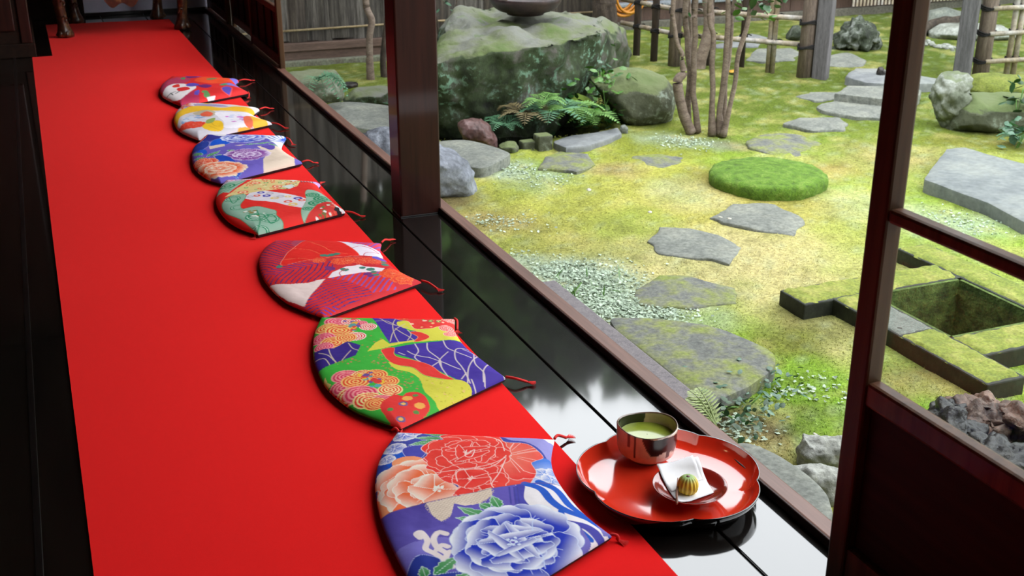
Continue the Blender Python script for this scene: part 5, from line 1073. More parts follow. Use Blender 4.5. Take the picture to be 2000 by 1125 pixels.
# ---------------------------------------------------------------- bark fence at the far end
m_bark = [MG('cedar_bark_%s' % nm, cc, 5, .9, 1., .02, stretch=(7, 7, .5), lo=.28, hi=.72) for nm, cc in (('grey', [(40, 36, 32), (92, 86, 78), (128, 122, 112)]), ('brown', [(38, 32, 27), (84, 74, 64), (116, 106, 92)]), ('pale', [(50, 46, 42), (108, 102, 94), (142, 136, 128)]))]
m_fwood = MG('weathered_brown_beam', [(92, 70, 58), (128, 102, 88)], 6, .8, .4, .006, stretch=(.6, 8, 8))
m_fstone = MG('mossy_footing_stone', [(120, 112, 96), (140, 146, 124)], 10, .9, .5, .01)
fe = thing('bark_fence', (3.0, 9.24, GZ), 'tall grey cedar-bark fence on a brown beam at the far end of the garden', 'fence')
rnd = random.Random(2); x = 1.42
while x < 4.75:
    w_ = rnd.uniform(.07, .16); V = []; F = []; nz = 7; y0 = 9.235+rnd.uniform(-.012, .012); lo = -.285+rnd.uniform(-.012, .02)
    for j in range(nz+1):
        z = lo+(1.5-lo)*j/nz; l_ = x+rnd.uniform(-.008, .006)-.012; r_ = x+w_+rnd.uniform(-.006, .008)+.006
        V += [(l_, y0+.012, z), ((l_+r_)/2, y0-.012, z), (r_, y0+.004, z), ((l_+r_)/2, y0+.02, z)]
    for j in range(nz):
        for k in range(4): F.append((j*4+k, j*4+(k+1) % 4, j*4+4+(k+1) % 4, j*4+4+k))
    F += [(3, 2, 1, 0), (nz*4, nz*4+1, nz*4+2, nz*4+3)]
    mesh('bark_strip', V, F, m_bark[rnd.randrange(3)], fe, smooth=False); x += w_
box('back_board', (1.40, 9.262, -.3), (4.8, 9.285, 1.5), m_bark[1], fe, bev=0)
box('base_beam', (1.40, 9.19, -.35), (4.8, 9.29, -.285), m_fwood, fe, bev=.006)
box('base_board', (1.40, 9.21, -.425), (4.8, 9.27, -.345), m_fwood, fe, bev=.004)
box('footing', (1.40, 9.15, -.50), (4.8, 9.31, -.42), m_fstone, fe, bev=.008)
for z in (-.18, .30, .8): tube('bamboo_batten', [(1.40, 9.205, z-.008), (3.0, 9.205, z+.004), (4.8, 9.205, z)], .0085, m_bam, fe)
# ---------------------------------------------------------------- bamboo fences, gate posts, hose
m_fpost = MG('brown_fence_post', [(50, 38, 30), (96, 76, 60)], 8, .8, .5, .01, stretch=(6, 6, .7))
m_log = MG('weathered_log', [(104, 88, 78), (146, 126, 114), (166, 148, 136)], 6, .8, .5, .01, stretch=(6, 6, .6))
m_sqp = MG('grey_squared_timber', [(88, 84, 84), (118, 114, 116), (134, 130, 132)], 6, .8, .4, .008, stretch=(8, 8, .5))
m_rope = MG('black_palm_rope', [(14, 12, 11), (28, 24, 22)], 60, .9, .5, .004)
m_rail = MG('aged_bamboo_rail', [(150, 124, 92), (194, 178, 152), (216, 212, 208)], 4, .45, .15, .003, lo=.25, hi=.7)
def lash(p, r_, parent, ax):
    ax = ax.normalized(); parts = []
    for s_ in (-.6, 0, .6):
        u = ax.cross(Vector((0, 0, 1))).normalized(); pts = []
        for k in range(13):
            t = 2*math.pi*k/12; pts.append(p+(ax*math.cos(t)+u*math.sin(t))*(r_+.006)+Vector((0, 0, s_*.016+.010*math.sin(t*2+s_))))
        parts.append(tubemesh(pts, .0055, 5))
    parts.append(tubemesh([p-u*(r_+.008)+Vector((0, 0, .01)), p-u*(r_+.012)+ax*.03+Vector((0, 0, .02)), p-u*(r_+.008)+ax*.055+Vector((0, 0, .012))], .005, 5))
    v_, f_ = join(parts); return tag(mesh('rope_lashing', v_, f_, m_rope, parent), kind='stuff')
def bamboo(name, a, b, r_, mat, parent):
    a = Vector(a); b = Vector(b); n = max(2, int((b-a).length/.28)); pts = []; rad = []
    for k in range(n+1):
        p = a+(b-a)*k/n
        if 0 < k < n: d = (b-a).normalized()*.006; pts += [p-d*1.6, p-d*.4, p+d*.4, p+d*1.6]; rad += [r_, r_*1.13, r_*1.13, r_*.98]
        else: pts.append(p); rad.append(r_)
    return tube(name, pts, rad, mat, parent, n=10)
def gp(x, y): return P(x, y, GZ)
bf = thing('bamboo_fence', tuple(gp(1400, 125)), 'lashed bamboo rail fence running from the big tree trunk to the log gate post', 'fence')
A0 = gp(1212, 96); A1 = gp(1318, 122); A2 = gp(1585, 147)
def at(p, z): return Vector((p.x, p.y, z))
for z in (-.03, -.225): bamboo('rail', at(A0, z), at(A1, z), .019, m_rail, bf); bamboo('rail', at(A1, z), at(A2, z), .020, m_rail, bf)
for (x, y), r_, mt in (((1243, 104), .030, m_fpost), ((1277, 114), .030, m_fpost), ((1316, 124), .048, m_log), ((1349, 128), .022, m_fpost), ((1382, 124), .026, m_fpost), ((1448, 128), .024, m_fpost), ((1499, 138), .019, m_rail), ((1508, 139), .019, m_rail)):
    q = gp(x, y); tube('post', [at(q, GZ-.05), at(q, 0.1), at(q, .28)], r_, mt, bf, n=10, wob=.04, seed=x)
    for z in (-.03, -.225): lash(at(q, z), r_, bf, (A2-A1 if x > 1310 else A1-A0))
lg_ = gp(1570, 147); lpst = thing('log_gate_post', tuple(at(lg_, GZ)), 'round weathered log post at the end of the left bamboo fence', 'post')
tube('log', [at(lg_, GZ-.05), at(lg_, .2)+Vector((.01, 0, 0)), at(lg_, 1.6)+Vector((.02, 0, 0))], [.060, .056, .05], m_log, lpst, n=16, wob=.02, seed=2)
for z in (-.05, -.235): lash(at(lg_, z), .060, lpst, A2-A1)
def sqpost(px, py, label, w_=.055):
    q = gp(px, py); d = A2-A1; yaw = math.atan2(d.y, d.x); V = []
    o = thing('square_gate_post', tuple(at(q, GZ)), label, 'post')
    bm = bmesh.new(); addbox(bm, (-w_, -w_, -.05), (w_, w_, 2.0), .01)
    for v in bm.verts:
        x, y = v.co.x, v.co.y; v.co.x = q.x+x*math.cos(yaw)-y*math.sin(yaw); v.co.y = q.y+x*math.sin(yaw)+y*math.cos(yaw); v.co.z += GZ
    bmo('timber', bm, m_sqp, o); return o
sqpost(1602, 149, 'grey squared timber gate post beside the round log post'); sqpost(1878, 145, 'grey squared timber gate post right of the glazed door stile', .06)
q2 = gp(1915, 142); l2 = thing('log_gate_post', tuple(q2), 'round grey log post at the start of the right bamboo fence', 'post')
tube('log', [at(q2, GZ-.05), at(q2, .2), at(q2, 1.6)], [.062, .058, .055], m_log, l2, n=16, wob=.02, seed=3)
B0 = at(q2, GZ); B1 = gp(2140, 128)
bf2 = thing('bamboo_fence', tuple(gp(2000, 137)), 'lashed bamboo rail fence at the right edge beyond the gate', 'fence')
for z in (.045, -.145, -.355):
    bamboo('rail', at(B0, z)-HF*.06, at(B1, z)-HF*.06, .019, m_rail, bf2); lash(at(q2, z), .062, l2, B1-B0)
for (x, y) in ((1966, 139), (1979, 139), (2090, 132)):
    q = gp(x, y); bamboo('post', at(q, GZ-.05), at(q, .5), .022, m_rail, bf2)
    for z in (.045, -.145, -.355): lash(at(q, z), .022, bf2, B1-B0)
m_hose = MG('orange_hose', [(226, 140, 18), (240, 164, 40)], 10, .4, .05, .002, gain=.6, fine=.1)
hq = gp(1236, 98)+Vector((.04, .25, 0)); parts = []; rnd = random.Random(8)
ho = thing('garden_hose', (hq.x, hq.y, -.2), 'coiled orange garden hose hanging behind the bamboo fence', 'hose')
for k in range(7):
    R_ = .15+.012*rnd.uniform(-2, 2); ox = rnd.uniform(-.03, .03); oz = rnd.uniform(-.02, .02); pts = []
    for j in range(29):
        t = 2*math.pi*j/28; pts.append((hq.x+ox+R_*math.cos(t)*1.05, hq.y+.02*k-.06+.01*math.sin(2*t+k), .02+oz+R_*1.25*math.sin(t)))
    tube('hose_loop', pts, .013, m_hose, ho, n=8)
# ---------------------------------------------------------------- low house wall far behind the gate
m_trunk = MG('rough_trunk_bark', [(48, 40, 32), (88, 74, 62), (112, 98, 84)], 12, .9, 1., .02, stretch=(2, 2, .8))
m_bwall = MG('brown_board_wall', [(86, 62, 50), (112, 86, 72)], 5, .8, .3, .005, stretch=(8, 8, .6))
m_cap = MG('pale_grey_cap', [(140, 148, 156), (164, 172, 178)], 10, .7, .2, .004)
m_gwall = MG('grey_plaster_wall', [(104, 100, 88), (128, 124, 110)], 6, .9, .2, .006)
hw = thing('board_wall', (8.6, 9.85, GZ), 'brown boarded wall with a pale grey ledge far behind the gate posts', 'wall')
x = 4.85
while x < 12.6:
    box('board', (x, 9.85, GZ+.06), (x+.246, 9.88, GZ+.20), m_bwall, hw, bev=.004); x += .25
box('footing', (4.85, 9.80, GZ-.05), (12.6, 9.95, GZ+.06), m_gwall, hw, bev=.01)
box('ledge', (4.85, 9.79, GZ+.20), (12.6, 9.96, GZ+.235), m_cap, hw, bev=.008)
box('upper_wall', (4.85, 9.90, GZ+.22), (12.6, 10.0, 2.0), m_bwall, hw, bev=0)
bl = thing('hanging_blind', (8.7, 9.7, -.3), 'row of thin pale slats hanging along the far wall behind the door stile', 'blind')
x = 7.75
while x < 9.55:
    box('slat', (x, 9.70, -.36), (x+.022, 9.71, .3), m_rail, bl, bev=0); x += .045
box('top_bar', (7.73, 9.69, .3), (9.57, 9.73, .34), m_fpost, bl, bev=.004)
rock('grey_boulder', 'smooth grey boulder behind the gate at the right of the stile', [(1800, 38), (1815, 22), (1850, 15), (1890, 25), (1895, 45), (1850, 52)], (1850, 50), .4, m_step, .01, 5, 61)
rock('pale_boulder', 'low pale tan boulder behind the right gate post', [(1815, 62), (1840, 48), (1900, 45), (1960, 50), (1990, 68), (1940, 76), (1850, 74)], (1890, 74), .5, m_white, .01, 4, 62)
lgq = [P(1795, 60, GZ+.04), P(1820, 50, GZ+.05), P(1850, 44, GZ+.08), P(1880, 40, GZ+.08)]
o = tube('fallen_log', smoothline(lgq, 4), [.05]*4+[.06]*5+[.05]*4, m_trunk, n=10, wob=.06, seed=4); tag(o, 'fallen brown log lying before the grey boulder beyond the gate', 'log')
rd = random.Random(77)
gb = thing('pebble_border', tuple(gp(1830, 90)), 'row of small pale pebbles edging the far path right of the stile', 'pebbles')
for k in range(46):
    q = gp(1790+rd.uniform(0, 75), 0+rd.uniform(-2.5, 2.5)+79+rd.uniform(0, 1)); q = gp(1790+k*1.6, 80+k*.36+rd.uniform(-4, 4)); s_ = rd.uniform(.016, .03)
    V, F = lathe([(s_*.3, GZ-.01), (s_, GZ), (s_*.8, GZ+s_*.6), (s_*.2, GZ+s_*.8)], q.x, q.y, 8, cap1=True); mesh('pebble', V, F, m_white, gb)
# ---------------------------------------------------------------- trees with slender stems
m_stem = MG('pale_brown_stem_bark', [(104, 86, 74), (150, 130, 114), (176, 158, 142)], 9, .8, .5, .006, stretch=(1, 1, 2.5), lo=.25, hi=.72)
m_leaf = [MG('glossy_leaf_%s' % nm, [c0, c1], 20, .35, .1, .002, gain=.6) for nm, c0, c1 in (('deep', (22, 62, 22), (44, 96, 34)), ('bright', (60, 120, 36), (104, 158, 50)), ('blue', (60, 104, 76), (110, 150, 120)))]
def stem(parent, name, pts, radii, base, doff=0., mat=None, up=True):
    q = [PV(x/3.516+1200, y/3.516, base+HF*doff) for x, y in pts]
    q[0].z = min(q[0].z, GZ-.02) if up else q[0].z
    d = q[-1]-q[-2]; q += [q[-1]+d.normalized()*.7+Vector((0, 0, .2)), q[-1]+d.normalized()*1.5+Vector((0, 0, .5))]; radii = list(radii)+[radii[-1]*.8, radii[-1]*.5]
    sl = smoothline(q, 4); rr = np.interp(np.linspace(0, len(radii)-1, len(sl)), range(len(radii)), radii)
    return tube(name, sl, list(rr), mat or m_stem, parent, n=9, wob=.05, seed=int(pts[0][0]))
b1 = gp(1345, 254); t1 = thing('slender_tree', tuple(b1), 'slender pale multi-stemmed tree rising left of the other stem clump', 'tree')
stem(t1, 'trunk', [(530, 900), (480, 800), (455, 700), (435, 590), (440, 540), (475, 500), (465, 430), (465, 370), (430, 300), (415, 200), (400, 100), (405, 0)], [.034, .032, .032, .032, .030, .024, .016, .015, .015, .014, .014, .014], b1)
stem(t1, 'stem', [(515, 820), (505, 700), (515, 600), (520, 480), (505, 380), (500, 250), (485, 130), (490, 0)], [.020, .02, .02, .019, .018, .018, .018, .018], b1, .08)
stem(t1, 'stem', [(575, 885), (555, 740), (540, 640), (545, 500), (545, 380), (555, 250), (550, 120), (560, 0)], [.022, .019, .018, .018, .018, .018, .017, .016], b1, .02)
stem(t1, 'stem', [(510, 700), (530, 500), (520, 330), (525, 180), (510, 0)], [.012, .012, .012, .012, .012], b1, .16)
b2 = gp(1400, 257); t2 = thing('slender_tree', tuple(b2), 'slender tree clump of straight brown stems beside the bamboo fence', 'tree')
stem(t2, 'stem', [(675, 850), (670, 740), (675, 600), (670, 440), (680, 250), (660, 170), (650, 90), (655, 0)], [.030, .018, .017, .017, .016, .017, .015, .014], b2)
stem(t2, 'stem', [(735, 900), (720, 780), (745, 600), (760, 450), (770, 300), (780, 150), (780, 0)], [.036, .018, .018, .017, .017, .016, .015], b2, .0)
stem(t2, 'stem', [(740, 880), (755, 720), (760, 560), (785, 400), (800, 220), (805, 100), (825, 0)], [.03, .017, .016, .015, .015, .014, .012], b2, .05)
stem(t2, 'stem', [(750, 860), (790, 740), (830, 560), (845, 400), (880, 280), (910, 180), (940, 0)], [.024, .015, .015, .015, .015, .014, .014], b2, -.04)
b3 = gp(1364, 132); t3 = thing('leaning_tree', tuple(b3), 'leaning tree trunk behind the slender stems at the bamboo fence', 'tree')
stem(t3, 'trunk', [(580, 470), (600, 380), (640, 250), (650, 120), (640, 0)], [.050, .046, .045, .042, .042], b3, 0, m_stem)
def leafverts(p, d, n, ln, wd):
    s_ = d.cross(n).normalized()*wd; m_ = p+d*ln*.5+n*wd*.15
    return [p, p+d*ln*.3+s_*.8, p+d*ln*.65+s_*.75, p+d*ln, p+d*ln*.65-s_*.75, p+d*ln*.3-s_*.8, m_]
LEAFF = [(0, 1, 6), (1, 2, 6), (2, 3, 6), (3, 4, 6), (4, 5, 6), (5, 0, 6)]
def leaves(rnd, cen, spread, n, ln, wd, up=.3):
    parts = []
    for k in range(n):
        p = cen+Vector((rnd.gauss(0, spread[0]), rnd.gauss(0, spread[1]), rnd.gauss(0, spread[2]))); d = Vector((rnd.uniform(-1, 1), rnd.uniform(-1, 1), rnd.uniform(-.7, .5))).normalized()
        nn = (Vector((rnd.uniform(-.6, .6), rnd.uniform(-.6, .6), 1))).normalized(); s_ = rnd.uniform(.7, 1.25); parts.append((leafverts(p, d, nn, ln*s_, wd*s_), LEAFF))
    return join(parts)
rnd = random.Random(11)
def sprig(parent, px, py, base, n, spread, ln=.06, wd=.016, mt=0, nm='leaf_spray'):
    c = PV(px, py, base); v_, f_ = leaves(rnd, c, (spread,)*3, n, ln, wd); o = mesh(nm, v_, f_, m_leaf[mt], parent); o['kind'] = 'stuff'; return o
sprig(t2, 1492, 8, b2-HF*.1, 16, .045, .075, .026, 0); sprig(t2, 1455, -5, b2, 14, .05, .07, .025, 1); sprig(t2, 1500, 32, b2, 7, .02, .06, .02, 1); sprig(t1, 1352, 8, b1, 5, .025, .05, .018, 0)
tube('twig', [PV(1455, -10, b2), PV(1480, 5, b2-HF*.05), PV(1500, 28, b2-HF*.05)], .004, m_stem, t2)
b4 = gp(735, 155); t4 = thing('slim_tree', tuple(b4), 'slim grey trunk standing in front of the bark fence left of the post', 'tree')
def trunkpx(parent, pts, rad, base, mat, nm='trunk', wob=.04):
    q = [PV(x, y, base) for x, y in pts]; q[0].z = GZ-.03; q.append(q[-1]+(q[-1]-q[-2]).normalized()*1.2); rad = list(rad)+[rad[-1]]
    sl = smoothline(q, 5); rr = np.interp(np.linspace(0, len(rad)-1, len(sl)), range(len(rad)), rad); return tube(nm, sl, list(rr), mat, parent, n=12, wob=wob, seed=int(pts[0][0]))
trunkpx(t4, [(724, 155), (722, 110), (722, 70), (726, 40), (716, 15), (712, -20)], [.034, .026, .025, .026, .025, .025], b4, m_stem)
trunkpx(t4, [(752, 158), (748, 125), (750, 90), (756, 40), (760, 0)], [.03, .024, .022, .022, .022], b4+HF*.1, m_trunk, 'second_trunk')
b5 = gp(1185, 92); t5 = thing('big_tree', tuple(b5), 'thick rough tree trunk behind the huge boulder beside the orange hose', 'tree')
trunkpx(t5, [(1184, 92), (1182, 50), (1180, 10), (1178, -40)], [.13, .115, .105, .10], b5, m_trunk, wob=.09)
# twig with leaves at the top left of the boulder
b6 = gp(870, 120); t6 = thing('young_shrub', tuple(b6), 'thin young shrub with a few leaves left of the huge boulder', 'shrub')
trunkpx(t6, [(852, 110), (856, 60), (850, 20), (846, -10)], [.008, .007, .006, .005], b6, m_trunk, 'stem'); sprig(t6, 868, 5, b6, 8, .03, .06, .02, 2)
trunkpx(t6, [(884, 100), (888, 40), (892, 0)], [.007, .006, .005], b6, m_trunk, 'stem')
# ---------------------------------------------------------------- ferns and small plants
m_fern = [MG('fern_%s' % nm, [c0, c1], 30, .6, .1, .002, gain=.62) for nm, c0, c1 in (('blue_green', (62, 118, 80), (110, 164, 120)), ('fresh', (84, 140, 50), (138, 186, 90)), ('pale', (140, 160, 84), (190, 204, 140)), ('brown', (110, 96, 58), (150, 136, 92)))]
def fern(name, label, base, nf, ln, mt, seed, dirs=None, droop=.5, group='ferns in the garden', up=.9):
    r_ = random.Random(seed); o = thing(name, tuple(base), label, 'fern', group); ln *= 1.2
    for k in range(nf):
        a = dirs[k] if dirs else 2*math.pi*k/nf+r_.uniform(-.3, .3); L_ = ln*r_.uniform(.75, 1.1); d = Vector((math.cos(a), math.sin(a), 0)); side = Vector((-d.y, d.x, 0)); pts = []
        for j in range(9): t = j/8; pts.append(base+d*(L_*t*.8)+Vector((0, 0, L_*(up*t-(up*.4+droop)*t*t))))
        parts = [tubemesh(pts, list(np.linspace(.004, .0012, 9)), 4)]
        n = 13
        for j in range(1, n):
            t = j/n; p = pts[int(t*8)].lerp(pts[min(8, int(t*8)+1)], t*8-int(t*8)); ll = L_*.30*math.sin(math.pi*(.16+.84*t))*.9+.006
            fw = (pts[min(8, int(t*8)+1)]-pts[int(t*8)]).normalized()
            for sg in (-1, 1): dd_ = (side*sg+fw*.45).normalized(); parts.append((leafverts(p, dd_, Vector((0, 0, 1)), ll, max(.006, L_*.032)), LEAFF))
        v_, f_ = join(parts); mesh('frond', v_, f_, m_fern[mt], o)
    return o
fern('fern', 'blue-green fern in front of the pale rock near the sill end', PV(622, 158, gp(640, 205)-HF*.22), 6, .24, 0, 1, [-1.6, -1.2, -.8, -.3, .2, -2.2], .9)
fern('fern', 'lush fern at the middle foot of the huge boulder', gp(1080, 262)+Vector((0, 0, .10)), 9, .27, 0, 2)
fern('fern', 'brownish withered fern left of the lush fern under the boulder', gp(1030, 264)+Vector((0, 0, .10)), 8, .24, 3, 3)
fern('fern', 'fresh green fern drooping over the pool in front of the small mossy rock', gp(1150, 256)+Vector((0, 0, .06)), 8, .21, 1, 4)
fern('fern', 'small dark fern hanging at the boulder foot by the red rock', gp(985, 268)+Vector((0, 0, .06)), 7, .17, 0, 5)
fern('fern', 'pale yellow-green fern frond rising beside the sill near the tray', P(1400, 836, GZ+.03), 3, .12, 2, 6, [1.9, 1.6, 2.2], .1, up=1.1)
fern('fern', 'small fern tuft beside the white-streaked rock at right', gp(1990, 275)+Vector((0, 0, 0)), 6, .16, 0, 7)
fern('fern', 'dark green fern between the lush fern and the small mossy rock', gp(1112, 262)+Vector((0, 0, .12)), 8, .22, 1, 8)
fern('fern', 'light fern sprouting above the lush fern on the boulder foot', PV(1060, 205, gp(1060, 262)), 7, .18, 1, 9)
def plant(name, label, cen, n, spread, ln, wd, mt, seed, stems=3, group='small leafy plants', cat='plant'):
    r_ = random.Random(seed); o = thing(name, (cen.x, cen.y, GZ), label, cat, group)
    v_, f_ = leaves(r_, cen, spread, n, ln, wd); tag(mesh('leaves', v_, f_, m_leaf[mt], o), kind='stuff')
    for k in range(stems): tube('stem', smoothline([Vector((cen.x+r_.uniform(-.5, .5)*spread[0], cen.y, GZ-.01)), cen+Vector((r_.uniform(-1, 1)*spread[0], 0, r_.uniform(-.5, .8)*spread[2]))], 2), .003, m_fern[1], o, n=5)
    return o
q = gp(1175, 240); plant('leafy_plant', 'upright leafy plant growing between the huge boulder and the low boulder', PV(1180, 175, q), 80, (.09, .05, .10), .06, .02, 1, 1)
plant('leafy_plant', 'dark leafy plant at the foot of the low boulder above the pool edge', PV(1170, 215, q), 80, (.14, .05, .07), .055, .02, 0, 2)
plant('leafy_plant', 'small plant on the shoulder of the low boulder behind the ferns', PV(1180, 140, gp(1180, 225)), 14, (.05, .04, .03), .05, .02, 2, 3)
plant('leafy_plant', 'glossy plant at the right frame edge behind the mossy boulder', PV(1992, 190, gp(1992, 255)), 34, (.07, .06, .07), .07, .026, 0, 4)
plant('leafy_plant', 'blue-green leafy plant at the right frame edge below the mossy boulder', PV(1996, 262, gp(1998, 285)), 30, (.06, .06, .05), .06, .026, 2, 5)
for i, (lab, x, y, n, sp) in enumerate((('trailing ivy under the near edge of the largest step stone', 1440, 795, 90, .10), ('trailing ivy between the step stone and the kerb stone', 1420, 818, 60, .08), ('ivy at the right corner of the largest step stone', 1490, 757, 70, .08))):
    c = gp(x, y)+Vector((0, 0, .02)); plant('ivy', lab, c, n, (sp, sp, .018), .028, .010, 2 if i % 2 == 0 else 0, 20+i, 2, 'ivy beside the step stone', 'ivy')
c = gp(1130, 575)+Vector((0, 0, .03)); plant('grass_tuft', 'wispy grass tuft growing in the lichen patch beside the granite kerb', c, 26, (.09, .09, .03), .07, .003, 1, 31, 3)
# ---------------------------------------------------------------- fallen leaves and drain cover
def drop(px, py, s_, mat, label, seed, z=GZ+.012):
    r_ = random.Random(seed); p = P(px, py, z); d = Vector((r_.uniform(-1, 1), r_.uniform(-1, 1), .1)).normalized(); nn = Vector((r_.uniform(-.3, .3), r_.uniform(-.3, .3), 1)).normalized()
    V = leafverts(p, d, nn, s_, s_*.42); V += [v-nn*.0012 for v in V]; F = LEAFF+[(a+7, c_+7, b+7) for a, b, c_ in LEAFF]+[(i, i+7, (i+1) % 6+7, (i+1) % 6) for i in range(6)]
    tag(mesh('fallen_leaf', V, F, mat), label, 'leaf', 'fallen leaves on the moss')
m_dry = MG('dry_leaf', [(190, 150, 90), (224, 196, 150)], 20, .7, .2, .004, gain=.62); m_yel = MG('yellow_leaf', [(220, 150, 20), (236, 180, 40)], 20, .6, .1, .004, gain=.62); m_pale = MG('pale_leaf', [(216, 210, 190), (236, 232, 216)], 20, .7, .1, .004, gain=.6)
drop(1752, 501, .065, m_dry, 'curled pale dry leaf by the well curb notch', 1, GZ+.03); drop(1428, 142, .10, m_yel, 'orange-yellow fallen leaf behind the slender stems', 2)
drop(1412, 424, .03, m_pale, 'pale fallen leaf on the left end of the five-sided stepping stone', 3, GZ+.022); drop(1424, 425, .034, m_pale, 'second pale leaf right beside it on the five-sided stepping stone', 4, GZ+.022)
drop(1150, 373, .035, m_pale, 'tiny pale leaf on the open yellow moss', 5); drop(1268, 416, .03, m_pale, 'tiny white leaf left of the five-sided stepping stone', 6); drop(1591, 845, .02, m_pale, 'tiny white leaf above the white craggy rock', 7, GZ+.03)
q = gp(683, 168); dc = thing('drain_cover', tuple(q), 'small round dark drain cover left of the post', 'drain cover')
V, F = lathe([(.062, GZ-.02), (.062, GZ+.018), (.058, GZ+.022), (.05, GZ+.016), (.001, GZ+.016)], q.x, q.y, 28); F.append(tuple(4*28+k for k in range(28))); mesh('disc', V, F, m_darkrock, dc)
for k in range(4): box('rib', (q.x-.04, q.y-.036+k*.02, GZ+.015), (q.x+.04, q.y-.028+k*.02, GZ+.021), m_darkrock, dc, bev=.001)
# ---------------------------------------------------------------- moss fibres
for poly in STONES:
    xs = [p[0] for p in poly]; ys = [p[1] for p in poly]
    pre = ok & (bx > min(xs)) & (bx < max(xs)) & (by > min(ys)) & (by < max(ys)); I = np.nonzero(pre)[0]; ok[I[inpoly(bx[I], by[I], poly)]] = False
ok &= np.hypot(bx-mc.x, by-mc.y) > .29
ok &= ~((bx > 2.69) & (bx < 2.86) & (by > 2.5) & (by < 3.46)) & ~((bx > 2.56) & (bx < 3.48) & (by > 3.3) & (by < 3.465)) & ~((bx > 2.86) & (bx < 3.6) & (by > 2.68) & (by < 2.85)) & ~((bx > 3.31) & (bx < 3.48) & (by > 2.68) & (by < 3.68))
bx = bx[ok]; by = by[ok]; nb = len(bx); bz = gh(bx, by)-.001
bh = rs.uniform(.004, .010, nb); bw = rs.uniform(.001, .0022, nb); an = rs.uniform(0, 2*np.pi, nb); lx = rs.normal(0, .006, nb); ly = rs.normal(0, .006, nb)
V = np.zeros((nb, 3, 3)); V[:, 0] = np.stack([bx+bw*np.cos(an), by+bw*np.sin(an), bz], 1); V[:, 1] = np.stack([bx-bw*np.cos(an), by-bw*np.sin(an), bz], 1); V[:, 2] = np.stack([bx+lx, by+ly, bz+bh], 1)
m_fib = vcolmat('moss_fibre', 'tint', rough=.9); m_fib.node_tree.nodes['Principled BSDF'].inputs['Specular IOR Level'].default_value = .1
fb = mesh('moss_fibres', V.reshape(-1, 3), np.arange(nb*3).reshape(-1, 3).tolist(), m_fib, g_o, smooth=False); tag(fb, kind='stuff')
fc = mosscol(bx, by)*GG*rs.uniform(1.1, 1.9, nb)[:, None]; setcol(fb, np.repeat(fc, 3, 0), 'tint')
rs2 = np.random.RandomState(9); fx_, fy_ = [], []
for x, y, rr, n in ((1150, 550, .26, 900), (1185, 592, .22, 700), (1120, 525, .16, 400), (1245, 612, .16, 350), (1310, 602, .14, 200), (1010, 327, .16, 220), (1340, 275, .2, 260), (1060, 345, .2, 120), (1000, 430, .16, 90), (960, 425, .14, 70), (1090, 520, .12, 120), (1010, 495, .12, 70), (1600, 760, .12, 60), (1530, 760, .10, 60), (1880, 430, .2, 160), (1430, 830, .14, 200)):
    p = P(x, y, GZ); fx_.append(p.x+rs2.normal(0, rr*.5, n)); fy_.append(p.y+rs2.normal(0, rr*.5, n))
fx_ = np.concatenate(fx_); fy_ = np.concatenate(fy_); kp = np.ones(len(fx_), bool)
for poly in STONES: kp &= ~inpoly(fx_, fy_, poly)
fx_, fy_ = fx_[kp], fy_[kp]; nf_ = len(fx_); fz_ = gh(fx_, fy_)+rs2.uniform(.002, .010, nf_); aa = rs2.uniform(0, 6.28, nf_); ss = rs2.uniform(.004, .010, nf_)
V = np.zeros((nf_, 4, 3))
for k2 in range(4): V[:, k2] = np.stack([fx_+ss*np.cos(aa+k2*1.57)*rs2.uniform(.6, 1.2, nf_), fy_+ss*np.sin(aa+k2*1.57)*rs2.uniform(.6, 1.2, nf_), fz_+rs2.normal(0, .0025, nf_)], 1)
lf_ = mesh('lichen_flakes', V.reshape(-1, 3), np.arange(nf_*4).reshape(-1, 4).tolist(), m_fib, g_o, smooth=False); lf_['kind'] = 'stuff'
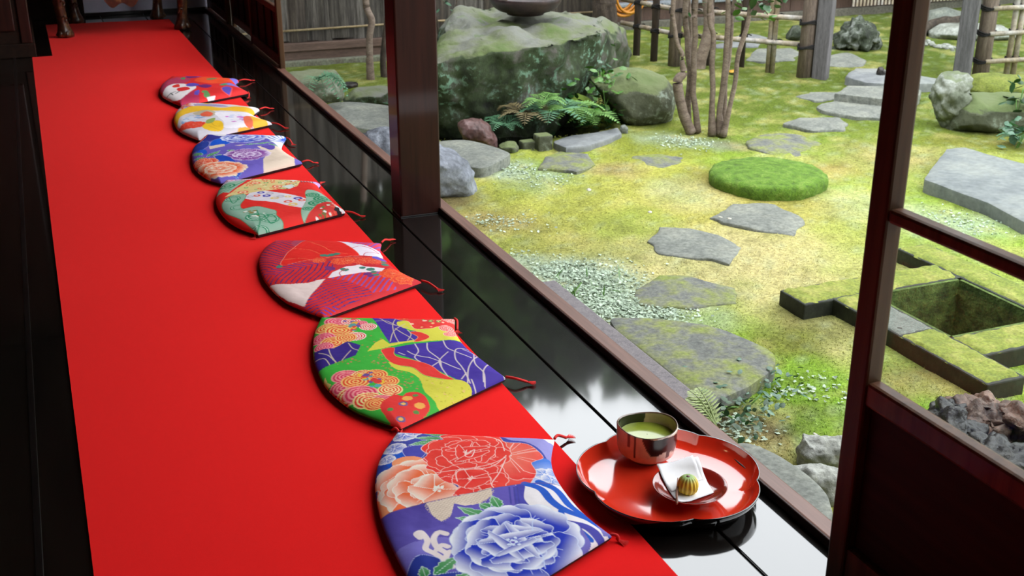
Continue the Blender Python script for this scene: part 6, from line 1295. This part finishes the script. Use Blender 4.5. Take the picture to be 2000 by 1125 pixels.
lc = np.array(lin((196, 214, 190)))*GG*rs2.uniform(.75, 1.8, nf_)[:, None]; setcol(lf_, np.repeat(lc, 4, 0), 'tint')
# ---------------------------------------------------------------- trees beyond the fences (they show in the polished floor)
m_can = [MG('canopy_leaf_%s' % nm, [c0, c1], 3, .6, .1, .002, gain=.6) for nm, c0, c1 in (('dark', (34, 66, 26), (62, 96, 38)), ('mid', (58, 96, 36), (92, 128, 50)))]
def bgtree(x, y, h, r_, seed, label):
    rd = random.Random(seed); o = thing('garden_tree', (x, y, GZ), label, 'tree', 'trees beyond the fences')
    tube('trunk', smoothline([(x, y, GZ-.1), (x+.1, y, h*.4), (x, y+.1, h*.8)], 4), [.16]*5+[.12, .1, .08, .06], m_trunk, o, n=10)
    parts = []
    for k in range(3800):
        u = Vector((rd.gauss(0, 1), rd.gauss(0, 1), rd.gauss(0, 1))).normalized()*rd.uniform(.55, 1)**.5
        p = Vector((x+u.x*r_, y+u.y*r_, h*.58+u.z*h*.42)); d = Vector((rd.uniform(-1, 1), rd.uniform(-1, 1), rd.uniform(-.8, .3))).normalized(); nn = Vector((rd.uniform(-.7, .7), rd.uniform(-.7, .7), 1)).normalized(); parts.append((leafverts(p, d, nn, .40*rd.uniform(.7, 1.3), .15), LEAFF))
    v_, f_ = join(parts); tag(mesh('crown', v_, f_, m_can[seed % 2], o), kind='stuff')
for i, (x, y, h, r_, lab) in enumerate(((1.6, 12.2, 6.0, 1.5, 'first dark garden tree beyond the bark fence'), (3.6, 12.6, 6.2, 1.6, 'second tree beyond the bark fence, lighter green'), (5.6, 12.9, 5.8, 1.6, 'third tree beyond the bark fence, dark green'), (7.8, 13.0, 6.4, 1.7, 'lighter tree behind the low house wall'), (10.2, 12.6, 6.0, 1.7, 'dark tree behind the right end of the house wall'), (12.2, 9.8, 6.0, 1.7, 'lighter tree far right beyond the garden'), (12.4, 6.4, 5.6, 1.7, 'dark tree right of the garden'))): bgtree(x, y, h, r_*1.15, i, lab)
